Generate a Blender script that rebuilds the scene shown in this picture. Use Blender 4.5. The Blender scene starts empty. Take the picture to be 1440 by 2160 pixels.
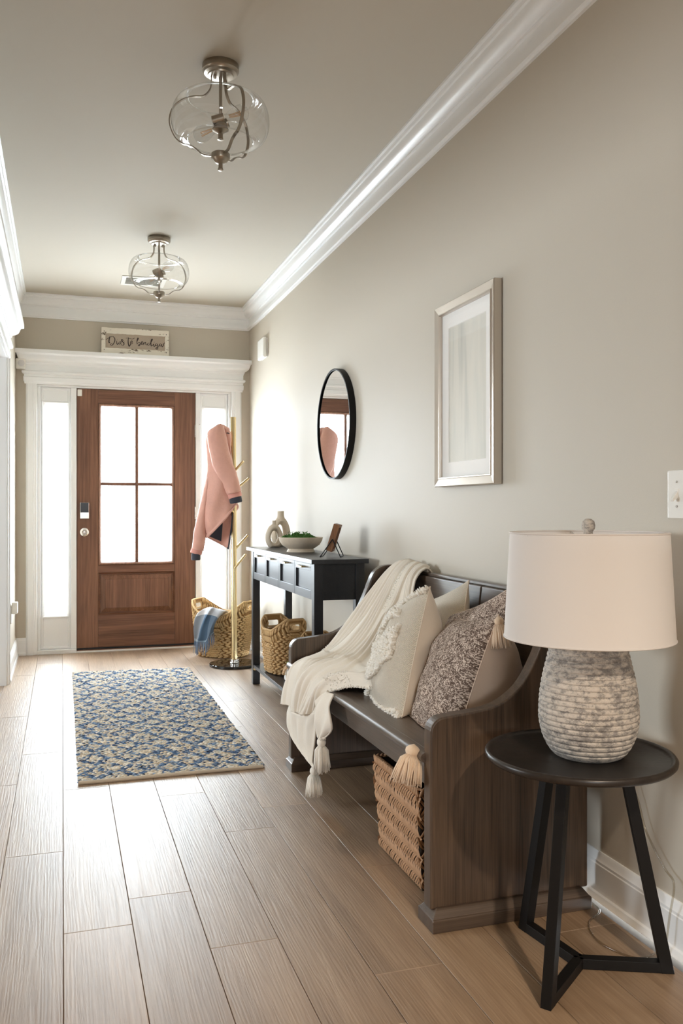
import bpy, bmesh, math, random
import numpy as np
from mathutils import Vector, Matrix
random.seed(7); np.random.seed(7)
PI = math.pi
sc = bpy.context.scene
COL = sc.collection

# ------------------------------------------------------------------ camera
cam_d = bpy.data.cameras.new('camera'); cam = bpy.data.objects.new('camera', cam_d); COL.objects.link(cam)
cam_d.sensor_fit = 'HORIZONTAL'; cam_d.sensor_width = 36; cam_d.lens = 1835/1440*36
cam_d.shift_y = -5/1440; cam_d.clip_start = .05
cam.location = (0, 0, 1.105)
cam.rotation_euler = (PI/2, 0, -math.atan((720-131)/1835))
sc.camera = cam

# ------------------------------------------------------------------ light and exposure
SKY = 22.0
w = bpy.data.worlds.new('overcast_sky'); sc.world = w; w.use_nodes = True
bg = w.node_tree.nodes['Background']; bg.inputs[0].default_value = (.85, .935, 1, 1); bg.inputs[1].default_value = SKY
def portal(loc, rot, sx, sy):
    l = bpy.data.lights.new('sky_portal', 'AREA'); l.shape = 'RECTANGLE'; l.size = sx; l.size_y = sy
    l.cycles.is_portal = True
    o = bpy.data.objects.new('sky_portal', l); o.location = loc; o.rotation_euler = rot; COL.objects.link(o)
portal((.5625, 7.16, 1.0), (-PI/2, 0, 0), 1.5, 2.1)
portal((-.6, -4.55, 1.55), (PI/2, 0, 0), 1.0, .9)
portal((-4.55, 3.95, 1.5), (0, -PI/2, 0), 1.2, 1.7)
CANS = [(.81, -.92, 210), (-.55, .35, 30), (.35, -2.4, 60), (-1.7, -1.2, 40)]
for x, y, e in CANS:
    l = bpy.data.lights.new('downlight', 'SPOT'); l.energy = e; l.color = (1, .84, .67); l.spot_size = 2.4; l.spot_blend = .6
    l.shadow_soft_size = .05
    o = bpy.data.objects.new('downlight', l); o.location = (x, y, 2.70); COL.objects.link(o)
vs = sc.view_settings
vs.view_transform = 'Standard'; vs.look = 'None'; vs.gamma = 1; vs.use_curve_mapping = False
vs.exposure = 0.5
try:
    sc.cycles.use_denoising = True
    sc.cycles.max_bounces = 14; sc.cycles.diffuse_bounces = 8; sc.cycles.transparent_max_bounces = 24
    sc.cycles.sample_clamp_indirect = 8; sc.cycles.caustics_reflective = False; sc.cycles.caustics_refractive = False
except Exception: pass

# ------------------------------------------------------------------ helpers
ORG = {}
class MB:
    def __init__(s): s.v = []; s.f = []; s.mi = []; s.c = None; s.uv = None
    def add(s, vs, fs, mi=0):
        n = len(s.v); s.v += [tuple(map(float, p)) for p in vs]
        s.f += [tuple(i+n for i in f) for f in fs]; s.mi += [mi]*len(fs)
    def box(s, x0, x1, y0, y1, z0, z1, mi=0):
        x0, x1 = min(x0, x1), max(x0, x1); y0, y1 = min(y0, y1), max(y0, y1); z0, z1 = min(z0, z1), max(z0, z1)
        s.add([(x0,y0,z0),(x1,y0,z0),(x1,y1,z0),(x0,y1,z0),(x0,y0,z1),(x1,y0,z1),(x1,y1,z1),(x0,y1,z1)],
              [(0,3,2,1),(4,5,6,7),(0,1,5,4),(1,2,6,5),(2,3,7,6),(3,0,4,7)], mi)
        return s
    def grid(s, P, closeu=False, closev=False, mi=0):
        nu, nv = len(P), len(P[0]); vs = [p for r in P for p in r]; fs = []
        for i in range(nu if closeu else nu-1):
            for j in range(nv if closev else nv-1):
                a, b = i, (i+1) % nu; c, d = j, (j+1) % nv
                fs.append((a*nv+c, b*nv+c, b*nv+d, a*nv+d))
        s.add(vs, fs, mi); return s
    def lathe(s, prof, c=(0,0,0), n=32, axis='z', mi=0, cap=True):
        P = []
        for r, z in prof:
            ring = []
            for k in range(n):
                a = 2*PI*k/n; x, y = r*math.cos(a), r*math.sin(a)
                q = {'z': (x, y, z), 'y': (x, z, -y), 'x': (z, y, -x)}[axis]
                ring.append((c[0]+q[0], c[1]+q[1], c[2]+q[2]))
            P.append(ring)
        n0 = len(s.v); s.grid(P, closev=True, mi=mi)
        if cap:
            m = len(prof)
            if prof[0][0] > 1e-5: s.f.append(tuple(n0+k for k in range(n)))if True else 0; s.mi.append(mi)
            if prof[-1][0] > 1e-5: s.f.append(tuple(n0+(m-1)*n+k for k in reversed(range(n)))); s.mi.append(mi)
        return s
    def tube(s, pts, r, n=8, closed=False, flat=None, mi=0, cap=True, up=None):
        pts = [Vector(p) for p in pts]; m = len(pts)
        rs = r if hasattr(r, '__len__') else [r]*m
        P = []; prev = None
        for i, p in enumerate(pts):
            if closed: t = pts[(i+1) % m]-pts[i-1]
            else: t = pts[min(i+1, m-1)]-pts[max(i-1, 0)]
            if t.length < 1e-9: t = Vector((0,0,1))
            t.normalize()
            if prev is None:
                a = Vector(up) if up else (Vector((0,0,1)) if abs(t.z) < .9 else Vector((1,0,0)))
            else: a = prev
            u = (a - t*a.dot(t))
            if u.length < 1e-6: u = t.orthogonal()
            u.normalize(); prev = u; v = t.cross(u)
            fl = flat or 1
            P.append([p+(u*math.cos(2*PI*k/n)*fl+v*math.sin(2*PI*k/n))*rs[i] for k in range(n)])
        n0 = len(s.v); s.grid(P, closeu=closed, closev=True, mi=mi)
        if cap and not closed:
            s.f.append(tuple(n0+k for k in reversed(range(n)))); s.mi.append(mi)
            s.f.append(tuple(n0+(m-1)*n+k for k in range(n))); s.mi.append(mi)
        return s
    def bar(s, a, b, wd, up=(0,0,1), wd2=None, mi=0):
        a, b = Vector(a), Vector(b); t = (b-a).normalized(); u = Vector(up)
        u = (u-t*u.dot(t)).normalized(); v = t.cross(u); h = wd/2; k = (wd2 or wd)/2
        vs = [q+u*x*h+v*y*k for q in (a, b) for x, y in ((-1,-1),(1,-1),(1,1),(-1,1))]
        s.add(vs, [(3,2,1,0),(4,5,6,7),(0,1,5,4),(1,2,6,5),(2,3,7,6),(3,0,4,7)], mi); return s
    def prism(s, poly, y0, y1, plane='xz', mi=0):
        # polygon in a plane pushed along the third axis
        def q(a, b, c): return (a, c, b) if plane == 'xz' else ((c, a, b) if plane == 'yz' else (a, b, c))
        n = len(poly); vs = [q(a, b, y0) for a, b in poly]+[q(a, b, y1) for a, b in poly]
        fs = [tuple(range(n)), tuple(reversed(range(n, 2*n)))]+[((i+1) % n, i, n+i, n+(i+1) % n) for i in range(n)]
        s.add(vs, fs, mi); return s
    def puff(s, c, t, nrm, L, R, H=None, n=6, mi=0):
        c = Vector(c); t = Vector(t).normalized(); u = Vector(nrm); u = (u-t*u.dot(t)).normalized(); v = t.cross(u); H = H or R
        vs = [c-t*L]
        for z, k in ((-.62, .78), (0, 1), (.62, .78)):
            for i in range(n):
                a = 2*PI*i/n; vs.append(c+t*L*z+u*math.cos(a)*H*k+v*math.sin(a)*R*k)
        vs.append(c+t*L); fs = []
        for i in range(n):
            j = (i+1) % n
            fs.append((0, 1+j, 1+i)); fs.append((1+i, 1+j, 1+n+j, 1+n+i)); fs.append((1+n+i, 1+n+j, 1+2*n+j, 1+2*n+i)); fs.append((1+2*n+i, 1+2*n+j, 1+3*n))
        s.add(vs, fs, mi); return len(vs)
def ring_frame(mb, x0, x1, z0, z1, prof, y, mi=0):
    """picture-frame moulding round a rectangle in the xz plane; prof = (inset from the outer edge, y offset towards -y)"""
    P = []
    for d, h in prof:
        P.append([(x0+d, y-h, z0+d), (x1-d, y-h, z0+d), (x1-d, y-h, z1-d), (x0+d, y-h, z1-d)])
    mb.grid(P, closev=True, mi=mi)
def spline(pts, n):
    p = np.array(pts, float); m = len(p)
    out = []
    for t in np.linspace(0, m-1, n):
        i = min(int(t), m-2); f = t-i
        a, b, c, d = p[max(i-1, 0)], p[i], p[i+1], p[min(i+2, m-1)]
        if i == 0: a = 2*b-c
        if i == m-2: d = 2*c-b
        out.append(.5*((2*b)+(c-a)*f+(2*a-5*b+4*c-d)*f*f+(3*b-a-3*c+d)*f**3))
    return np.array(out)
def bicubic(G, nu, nv):
    G = np.array(G, float)
    A = np.array([spline(G[:, j], nu) for j in range(G.shape[1])]).transpose(1, 0, 2)
    return np.array([spline(A[i], nv) for i in range(nu)])
def obj(name, mb, mat, parent=None, smooth=False, bevel=0, seg=2, solid=0, kind=None, label=None, angle=40, sub=0, uv=None, loc=None):
    org = Vector(ORG[parent.as_pointer()]) if parent else Vector((0,0,0))
    base = Vector(loc) if loc is not None else org
    me = bpy.data.meshes.new(name)
    me.from_pydata([tuple(Vector(p)-base) for p in mb.v], [], mb.f)
    mats = mat if isinstance(mat, (list, tuple)) else [mat]
    for m in mats: me.materials.append(m)
    if len(mats) > 1: me.polygons.foreach_set('material_index', mb.mi)
    if uv is not None:
        L = me.uv_layers.new(name='UVMap'); uvs = np.array(uv, float)
        idx = np.zeros(len(me.loops), dtype=np.int32); me.loops.foreach_get('vertex_index', idx)
        L.data.foreach_set('uv', uvs[idx].ravel())
    if mb.c is not None:
        a = me.color_attributes.new('tint', 'FLOAT_COLOR', 'POINT')
        a.data.foreach_set('color', np.array(mb.c, dtype=np.float32).ravel())
    bm = bmesh.new(); bm.from_mesh(me)
    if solid == 0 and uv is None and mb.c is None: bmesh.ops.recalc_face_normals(bm, faces=bm.faces)
    bm.to_mesh(me); bm.free()
    if smooth:
        me.polygons.foreach_set('use_smooth', [True]*len(me.polygons))
        if angle: me.set_sharp_from_angle(angle=math.radians(angle))
    me.update()
    o = bpy.data.objects.new(name, me); COL.objects.link(o)
    if parent: o.parent = parent
    o.location = base-org
    ORG[o.as_pointer()] = tuple(base)
    if solid:
        m = o.modifiers.new('solid', 'SOLIDIFY'); m.thickness = solid; m.offset = 0
    if bevel:
        m = o.modifiers.new('bevel', 'BEVEL'); m.width = bevel; m.segments = seg; m.limit_method = 'ANGLE'; m.angle_limit = .6
        if not smooth:
            m.harden_normals = False
    if sub:
        m = o.modifiers.new('sub', 'SUBSURF'); m.levels = sub; m.render_levels = sub
    if kind: o['kind'] = kind
    if label: o['label'] = label
    return o
def tag(o, label, cat, group=None):
    o['label'] = label; o['category'] = cat
    if group: o['group'] = group
    return o
def thing(name, label, cat, loc, group=None):
    o = bpy.data.objects.new(name, None); o.empty_display_size = .05; COL.objects.link(o); o.location = loc
    ORG[o.as_pointer()] = tuple(loc); return tag(o, label, cat, group)
def copy_tree(o, parent=None):
    c = o.copy(); COL.objects.link(c)
    if parent: c.parent = parent
    ORG[c.as_pointer()] = ORG[o.as_pointer()]
    for ch in list(o.children): copy_tree(ch, c)
    return c
def struct(name, mb, mat, parent=None, **k):
    o = obj(name, mb, mat, parent, **k)
    if not parent: o['kind'] = 'structure'
    return o

# ------------------------------------------------------------------ materials
class NT:
    def __init__(s, name):
        s.m = bpy.data.materials.new(name); s.m.use_nodes = True; s.t = s.m.node_tree; s.n = s.t.nodes
        s.b = s.n['Principled BSDF']; s.out = s.n['Material Output']
    def node(s, typ, **k):
        n = s.n.new(typ)
        for a, b in k.items():
            if a.startswith('i_'): n.inputs[a[2:].replace('_', ' ')].default_value = b
            else: setattr(n, a, b)
        return n
    def link(s, a, b): s.t.links.new(a, b)
    def coords(s, kind='Object', scale=(1,1,1), rnd=0, rot=(0,0,0)):
        tc = s.node('ShaderNodeTexCoord'); mp = s.node('ShaderNodeMapping'); mp.inputs['Scale'].default_value = scale; mp.inputs['Rotation'].default_value = rot
        src = tc.outputs[kind]
        if rnd:
            oi = s.node('ShaderNodeObjectInfo'); ml = s.node('ShaderNodeMath', operation='MULTIPLY'); ml.inputs[1].default_value = rnd
            s.link(oi.outputs['Random'], ml.inputs[0]); ad = s.node('ShaderNodeVectorMath', operation='ADD')
            s.link(src, ad.inputs[0]); s.link(ml.outputs[0], ad.inputs[1]); src = ad.outputs[0]
        s.link(src, mp.inputs['Vector']); return mp.outputs['Vector']
    def noise(s, vec, scale=5, detail=4, rough=.55, dist=0):
        n = s.node('ShaderNodeTexNoise'); n.inputs['Scale'].default_value = scale; n.inputs['Detail'].default_value = detail
        n.inputs['Roughness'].default_value = rough; n.inputs['Distortion'].default_value = dist
        s.link(vec, n.inputs['Vector']); return n.outputs['Fac']
    def ramp(s, fac, stops, interp='LINEAR'):
        r = s.node('ShaderNodeValToRGB'); r.color_ramp.interpolation = interp; e = r.color_ramp.elements
        while len(e) < len(stops): e.new(.5)
        for i, (p, c) in enumerate(stops):
            e[i].position = p; e[i].color = (*c, 1) if not isinstance(c, (int, float)) else (c, c, c, 1)
        s.link(fac, r.inputs[0]); return r.outputs['Color']
    def bump(s, h, strength=.3, dist=.01, prev=None):
        b = s.node('ShaderNodeBump'); b.inputs['Strength'].default_value = strength; b.inputs['Distance'].default_value = dist
        s.link(h, b.inputs['Height'])
        if prev: s.link(prev, b.inputs['Normal'])
        s.link(b.outputs['Normal'], s.b.inputs['Normal']); return b.outputs['Normal']
    def mix(s, fac, a, b, mode='MIX'):
        m = s.node('ShaderNodeMix', data_type='RGBA', blend_type=mode)
        for i, v in ((0, fac), (6, a), (7, b)):
            if isinstance(v, (int, float)): m.inputs[i].default_value = v
            elif isinstance(v, tuple): m.inputs[i].default_value = (*v, 1)
            else: s.link(v, m.inputs[i])
        return m.outputs[2]
    def base(s, c):
        if isinstance(c, tuple): s.b.inputs['Base Color'].default_value = (*c, 1)
        else: s.link(c, s.b.inputs['Base Color'])
def srgb(r, g, b):
    return tuple((c/255/12.92 if c/255 <= .04045 else ((c/255+.055)/1.055)**2.4) for c in (r, g, b))
def plain(name, c, rough=.5, metal=0, nscale=0, nbump=0, var=0, coat=0, spec=.5, sheen=0):
    t = NT(name); t.b.inputs['Roughness'].default_value = rough; t.b.inputs['Metallic'].default_value = metal
    t.b.inputs['Specular IOR Level'].default_value = spec
    if coat: t.b.inputs['Coat Weight'].default_value = coat
    if sheen: t.b.inputs['Sheen Weight'].default_value = sheen
    v = t.coords()
    if var:
        n = t.noise(v, nscale or 8, 4); t.base(t.ramp(n, [(.3, tuple(x*(1-var) for x in c)), (.7, tuple(min(1, x*(1+var)) for x in c))]))
    else: t.base(c)
    if nbump: t.bump(t.noise(v, nscale or 60, 3), nbump, .004)
    return t.m
def wood(name, dark, mid, light, axis='y', rough=.45, bump=.25, rnd=0, fine=1.0, coat=0, spec=.5):
    t = NT(name); t.b.inputs['Roughness'].default_value = rough; t.b.inputs['Specular IOR Level'].default_value = spec
    if coat: t.b.inputs['Coat Weight'].default_value = coat; t.b.inputs['Coat Roughness'].default_value = .25
    k = {'x': (.08, 1, 1), 'y': (1, .08, 1), 'z': (1, 1, .08)}[axis]
    v = t.coords('Object', k, rnd)
    big = t.noise(v, 7*fine, 5, .6, 1.4)
    k2 = {'x': (.02, 1, 1), 'y': (1, .02, 1), 'z': (1, 1, .02)}[axis]
    fib = t.noise(t.coords('Object', k2, rnd), 190*fine, 2, .7)
    wv = t.node('ShaderNodeTexWave', wave_type='BANDS', bands_direction={'x': 'Y', 'y': 'X', 'z': 'X'}[axis])
    wv.inputs['Scale'].default_value = 9*fine; wv.inputs['Distortion'].default_value = 9; wv.inputs['Detail'].default_value = 3; wv.inputs['Detail Scale'].default_value = 1.2
    t.link(v, wv.inputs['Vector'])
    a = t.ramp(big, [(.25, dark), (.5, mid), (.75, light)])
    b = t.mix(.16, a, t.ramp(wv.outputs['Fac'], [(.2, dark), (.8, light)]))
    c = t.mix(.35, b, t.ramp(fib, [(.3, dark), (.65, light)]), 'MIX')
    t.base(c)
    h = t.mix(.5, wv.outputs['Fac'], fib)
    t.bump(h, bump, .002)
    return t.m
M = {}
M['wall'] = plain('greige_wall_paint', srgb(194, 186, 172), .55, nscale=220, nbump=.06, spec=.3)
M['ceil'] = plain('ceiling_paint', srgb(199, 193, 181), .8, nscale=200, nbump=.05, spec=.2)
M['trim'] = plain('white_semigloss_trim', srgb(236, 237, 237), .28, nscale=40, nbump=.02)
M['plastic'] = plain('white_plastic', srgb(232, 230, 224), .3)
M['nickel'] = plain('brushed_nickel', (.36, .315, .26), .3, 1, nscale=300, nbump=.04)
M['chrome'] = plain('satin_chrome', (.75, .73, .7), .18, 1)
M['brass'] = plain('brushed_brass', srgb(208, 186, 142), .24, 1, nscale=200, nbump=.03)
M['blackmetal'] = plain('black_metal', (.006, .005, .0045), .5, 0, nscale=150, nbump=.05, spec=.22)
M['blackgloss'] = plain('black_marble', (.012, .011, .011), .06, 0, nscale=9, var=.5)
M['black'] = plain('flat_black', (.01, .01, .011), .5)
M['gap'] = plain('dark_joint_filler', (.05, .04, .032), .9)  # dark sub-floor colour that shows in the plank joints
M['console'] = wood('black_stained_wood', (.012, .013, .016), (.018, .019, .023), (.028, .029, .033), 'y', .34, .06)
M['benchZ'] = wood('walnut_bench_wood_upright', srgb(38, 28, 22), srgb(70, 55, 43), srgb(108, 87, 69), 'z', .36, .12, fine=1.3)
M['benchY'] = wood('walnut_bench_wood_long', srgb(52, 43, 37), srgb(80, 68, 59), srgb(108, 94, 83), 'y', .33, .12, fine=1.3)
M['benchX'] = wood('walnut_bench_wood_foot', srgb(48, 38, 31), srgb(74, 60, 50), srgb(98, 82, 69), 'x', .36, .12, fine=1.3)
M['doorZ'] = wood('brown_door_wood_upright', srgb(72, 42, 28), srgb(114, 76, 55), srgb(152, 110, 84), 'z', .42, .25, rnd=9)
M['doorX'] = wood('brown_door_wood_level', srgb(72, 42, 28), srgb(110, 72, 52), srgb(148, 106, 80), 'x', .42, .25, rnd=9)
M['framewood'] = wood('small_frame_wood', srgb(84, 50, 26), srgb(124, 80, 46), srgb(156, 108, 68), 'z', .5, .1, fine=3)
M['table'] = plain('dark_bronze_tabletop', (.03, .024, .021), .32, .2, nscale=70, nbump=.08, var=.25)

def floor_mat():
    t = NT('oak_plank'); 
    v = t.coords('Object', (1, .07, 1), 23)
    big = t.noise(v, 9, 5, .6, 1.2)
    fib = t.noise(t.coords('Object', (1, .025, 1), 31), 210, 2, .65)
    wv = t.node('ShaderNodeTexWave', wave_type='BANDS', bands_direction='X'); wv.inputs['Scale'].default_value = 34
    wv.inputs['Distortion'].default_value = 14; wv.inputs['Detail'].default_value = 3; wv.inputs['Detail Scale'].default_value = .7
    t.link(v, wv.inputs['Vector'])
    oi = t.node('ShaderNodeObjectInfo')
    d, m, l = srgb(120, 95, 71), srgb(154, 127, 100), srgb(180, 154, 126)
    a = t.ramp(big, [(.25, d), (.5, m), (.78, l)])
    b = t.mix(.10, a, t.ramp(wv.outputs['Fac'], [(.15, d), (.85, l)]))
    c = t.mix(.3, b, t.ramp(fib, [(.3, d), (.65, l)]))
    tint = t.ramp(oi.outputs['Random'], [(0, (.8, .79, .78)), (.5, (.95, .95, .95)), (1, (1.0, .98, .95))])
    t.base(t.mix(1, c, tint, 'MULTIPLY'))
    t.b.inputs['Roughness'].default_value = .43; t.b.inputs['Specular IOR Level'].default_value = 1.0; t.b.inputs['IOR'].default_value = 1.62
    gr = t.noise(t.coords('Object', (1, .045, 1), 17), 62, 5, .62, 1.6); gr2 = t.ramp(gr, [(.36, 0.0), (.5, .8), (.6, 1.0)])
    h = t.mix(.3, t.mix(.35, gr2, wv.outputs['Fac']), fib)
    t.bump(h, .34, .0016)
    return t.m
M['plank'] = floor_mat()
def glass(name, tint=(1, 1, 1), f0=.04, rough=.02, fac=1.0):
    t = NT(name); t.n.remove(t.b)
    lw = t.node('ShaderNodeLayerWeight'); lw.inputs['Blend'].default_value = .5
    pw = t.node('ShaderNodeMath', operation='POWER'); pw.inputs[1].default_value = 4.2; t.link(lw.outputs['Facing'], pw.inputs[0])
    ma = t.node('ShaderNodeMath', operation='MULTIPLY_ADD'); ma.inputs[1].default_value = (1-f0)*fac; ma.inputs[2].default_value = f0*fac; t.link(pw.outputs[0], ma.inputs[0])
    tr = t.node('ShaderNodeBsdfTransparent'); tr.inputs[0].default_value = (*tint, 1)
    gl = t.node('ShaderNodeBsdfGlossy'); gl.inputs['Roughness'].default_value = rough
    mx = t.node('ShaderNodeMixShader'); t.link(ma.outputs[0], mx.inputs[0])
    t.link(tr.outputs[0], mx.inputs[1]); t.link(gl.outputs[0], mx.inputs[2]); t.link(mx.outputs[0], t.out.inputs[0]); return t.m
M['glass'] = glass('clear_glass', fac=.4)
M['pane'] = glass('window_pane', (.98, .99, .99), .04, .03, .5)
M['globe'] = glass('clear_globe_glass', (.96, .96, .955), .07, .03, 1.0)
M['cordplastic'] = glass('clear_cord_plastic', (.82, .79, .73), .05, .15, .8)
def mirror_mat():
    t = NT('mirror_silver'); t.base((.86, .88, .9)); t.b.inputs['Metallic'].default_value = 1; t.b.inputs['Roughness'].default_value = .01; return t.m
M['mirror'] = mirror_mat()
def fabric(name, c, scale=260, bump=.35, var=.12, rough=.95, sheen=.3, dist=.002):
    t = NT(name); t.b.inputs['Roughness'].default_value = rough; t.b.inputs['Sheen Weight'].default_value = sheen
    t.b.inputs['Specular IOR Level'].default_value = .15
    v = t.coords(); n = t.noise(v, 14, 4); n2 = t.noise(v, scale, 3, .7)
    a = t.ramp(n, [(.3, tuple(x*(1-var) for x in c)), (.7, c)]); b = t.ramp(n2, [(.3, tuple(x*(1-var*1.6) for x in c)), (.7, c)])
    t.base(t.mix(.5, a, b)); t.bump(n2, bump, dist); return t.m
M['cream'] = fabric('cream_knit', srgb(240, 232, 219), 380, .4, .08)
M['creamplain'] = fabric('plain_cotton', srgb(222, 208, 190), 500, .15, .08)
M['yarn'] = fabric('cream_yarn', srgb(243, 237, 226), 300, .3, .1)
M['tanplain'] = fabric('warm_cotton', srgb(216, 194, 174), 500, .15, .06)
M['tantassel'] = fabric('natural_tassel_yarn', srgb(232, 207, 180), 300, .3, .12)
M['pink'] = fabric('pink_jacket_shell', srgb(222, 170, 154), 13, .5, .1, .6, .4, .012)
M['pinkrib'] = fabric('pink_elastic', srgb(222, 160, 148), 120, .3, .12, .8)
M['lining'] = fabric('charcoal_fleece', srgb(62, 64, 74), 160, .3, .15)
M['straw'] = fabric('water_hyacinth', srgb(226, 192, 140), 90, .5, .28, .75, 0)
M['straw2'] = fabric('brown_water_hyacinth', srgb(212, 176, 128), 90, .5, .28, .75, 0)
M['cane'] = fabric('split_cane', srgb(206, 164, 128), 60, .3, .3, .55, 0)
M['strawin'] = fabric('basket_core', srgb(172, 134, 88), 90, .5, .3, .85, 0)
M['ceramic'] = plain('matt_ceramic', srgb(206, 192, 172), .6, nscale=120, nbump=.05, var=.05)
M['leaf'] = plain('moss_green', srgb(66, 112, 44), .7, nscale=60, var=.5)
M['leaf2'] = plain('pale_leaf', srgb(150, 165, 90), .6, nscale=30, var=.2)
M['paper'] = plain('white_book_cover', srgb(236, 234, 230), .5)
M['bead'] = plain('raw_wood_bead', srgb(205, 170, 130), .6, nscale=50, var=.15)
M['mat'] = plain('picture_mat_board', srgb(246, 243, 239), .7)
M['silver'] = plain('champagne_silver_frame', srgb(200, 190, 178), .3, .85, nscale=200, nbump=.05)
M['hem'] = fabric('rug_hem_tape', srgb(214, 200, 180), 300, .3, .1)
def tinted(name, rough=.95, bump=.3):
    t = NT(name); a = t.node('ShaderNodeVertexColor', layer_name='tint'); t.base(a.outputs['Color']); t.b.inputs['Roughness'].default_value = rough
    t.b.inputs['Specular IOR Level'].default_value = .1
    t.bump(t.noise(t.coords(), 400, 2), bump, .002); return t.m
M['rug'] = tinted('chindi_rug_yarn')
def shade_mat():
    t = NT('white_linen_shade'); t.n.remove(t.b)
    v = t.coords('Object', (1, 1, 1)); n = t.noise(v, 500, 2)
    d = t.node('ShaderNodeBsdfDiffuse'); d.inputs[0].default_value = (*srgb(240, 236, 233), 1)
    tr = t.node('ShaderNodeBsdfTranslucent'); tr.inputs[0].default_value = (*srgb(238, 226, 214), 1)
    mx = t.node('ShaderNodeMixShader'); mx.inputs[0].default_value = .2
    b = t.node('ShaderNodeBump'); b.inputs['Strength'].default_value = .08; b.inputs['Distance'].default_value = .001; t.link(n, b.inputs['Height']); t.link(b.outputs[0], d.inputs['Normal'])
    t.link(d.outputs[0], mx.inputs[1]); t.link(tr.outputs[0], mx.inputs[2]); t.link(mx.outputs[0], t.out.inputs[0]); return t.m
M['shade'] = shade_mat()
def stone_mat():
    t = NT('weathered_grey_ceramic'); t.b.inputs['Roughness'].default_value = .85
    v = t.coords('Object', (1, 1, 1.6)); n = t.noise(v, 48, 9, .78); m = t.noise(v, 7, 3)
    x = t.node('ShaderNodeMath', operation='ADD'); n15 = t.node('ShaderNodeMath', operation='MULTIPLY'); n15.inputs[1].default_value = 1.62; t.link(n, n15.inputs[0]); m05 = t.node('ShaderNodeMath', operation='MULTIPLY'); m05.inputs[1].default_value = .38; t.link(m, m05.inputs[0]); t.link(n15.outputs[0], x.inputs[0]); t.link(m05.outputs[0], x.inputs[1])
    hf = t.node('ShaderNodeMath', operation='MULTIPLY'); hf.inputs[1].default_value = .5; t.link(x.outputs[0], hf.inputs[0])
    t.base(t.ramp(hf.outputs[0], [(.36, srgb(118, 114, 110)), (.455, srgb(150, 145, 140)), (.52, srgb(196, 188, 178)), (.66, srgb(214, 205, 194))]))
    t.bump(n, .4, .004); return t.m
M['stone'] = stone_mat()
def taupe_mat():
    t = NT('taupe_mottled_weave'); t.b.inputs['Roughness'].default_value = .95; t.b.inputs['Specular IOR Level'].default_value = .1
    v = t.coords('UV', (1, 1, 1))
    sep = t.node('ShaderNodeSeparateXYZ'); t.link(v, sep.inputs[0])
    def m(op, a, b=None):
        n = t.node('ShaderNodeMath', operation=op)
        for i, q in enumerate((a, b)):
            if q is None: continue
            if isinstance(q, (int, float)): n.inputs[i].default_value = q
            else: t.link(q, n.inputs[i])
        return n.outputs[0]
    br = t.node('ShaderNodeTexVoronoi', feature='F1', distance='CHEBYCHEV'); br.inputs['Scale'].default_value = 170; br.inputs['Randomness'].default_value = .55; t.link(v, br.inputs['Vector'])
    sepc = t.node('ShaderNodeSeparateColor'); t.link(br.outputs['Color'], sepc.inputs[0])
    # woven diamond lattice
    fu = m('PINGPONG', m('MULTIPLY', sep.outputs[0], 5), .5); fv = m('PINGPONG', m('MULTIPLY', sep.outputs[1], 7.0), .5)
    dd = m('PINGPONG', m('MULTIPLY', m('ADD', fu, fv), 2.2), .5)
    val = m('ADD', m('MULTIPLY', sepc.outputs[0], .95), m('MULTIPLY', dd, .5))
    nz = t.noise(v, 9, 3); val = m('ADD', val, m('MULTIPLY', m('SUBTRACT', nz, .5), .5))
    t.base(t.ramp(val, [(.25, srgb(98, 82, 73)), (.55, srgb(128, 109, 98)), (.72, srgb(182, 164, 150)), (1, srgb(222, 206, 192))]))
    h = t.mix(.5, br.outputs['Distance'], t.noise(v, 300, 2)); t.bump(h, .6, .003); return t.m
M['taupe'] = taupe_mat()
def weave_mat(name, c, sc_=120):
    t = NT(name); t.b.inputs['Roughness'].default_value = .95; t.b.inputs['Specular IOR Level'].default_value = .1; t.b.inputs['Sheen Weight'].default_value = .3
    v = t.coords('UV', (1, 1, 1), 0, (0, 0, PI/4))
    ck = t.node('ShaderNodeTexVoronoi', feature='F1', distance='MANHATTAN'); ck.inputs['Scale'].default_value = sc_; ck.inputs['Randomness'].default_value = .12; t.link(v, ck.inputs['Vector'])
    t.base(t.ramp(ck.outputs['Distance'], [(.1, c), (.75, tuple(x*.62 for x in c))])); 
    inv = t.node('ShaderNodeMath', operation='SUBTRACT'); inv.inputs[0].default_value = 1; t.link(ck.outputs['Distance'], inv.inputs[1]); t.bump(inv.outputs[0], .7, .004); return t.m
M['creamweave'] = weave_mat('cream_basket_weave', srgb(246, 234, 215))
def plaid_mat():
    t = NT('blue_block_plaid_wool'); t.b.inputs['Roughness'].default_value = .95; t.b.inputs['Specular IOR Level'].default_value = .1
    v = t.coords('UV'); sep = t.node('ShaderNodeSeparateXYZ'); t.link(v, sep.inputs[0])
    a = t.ramp(sep.outputs[0], [(0, srgb(204, 206, 208)), (.33, srgb(88, 112, 136)), (.66, srgb(150, 168, 186))], 'CONSTANT')
    b = t.ramp(sep.outputs[1], [(0, srgb(206, 206, 208)), (.28, srgb(205, 204, 206)), (.48, srgb(68, 88, 110)), (.93, srgb(150, 172, 192))], 'CONSTANT')
    t.base(t.mix(.35, b, a)); t.bump(t.noise(v, 220, 2), .3, .002); return t.m
M['plaid'] = plaid_mat()
M['fringe'] = fabric('blue_fringe', srgb(120, 142, 168), 200, .2, .25)
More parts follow.
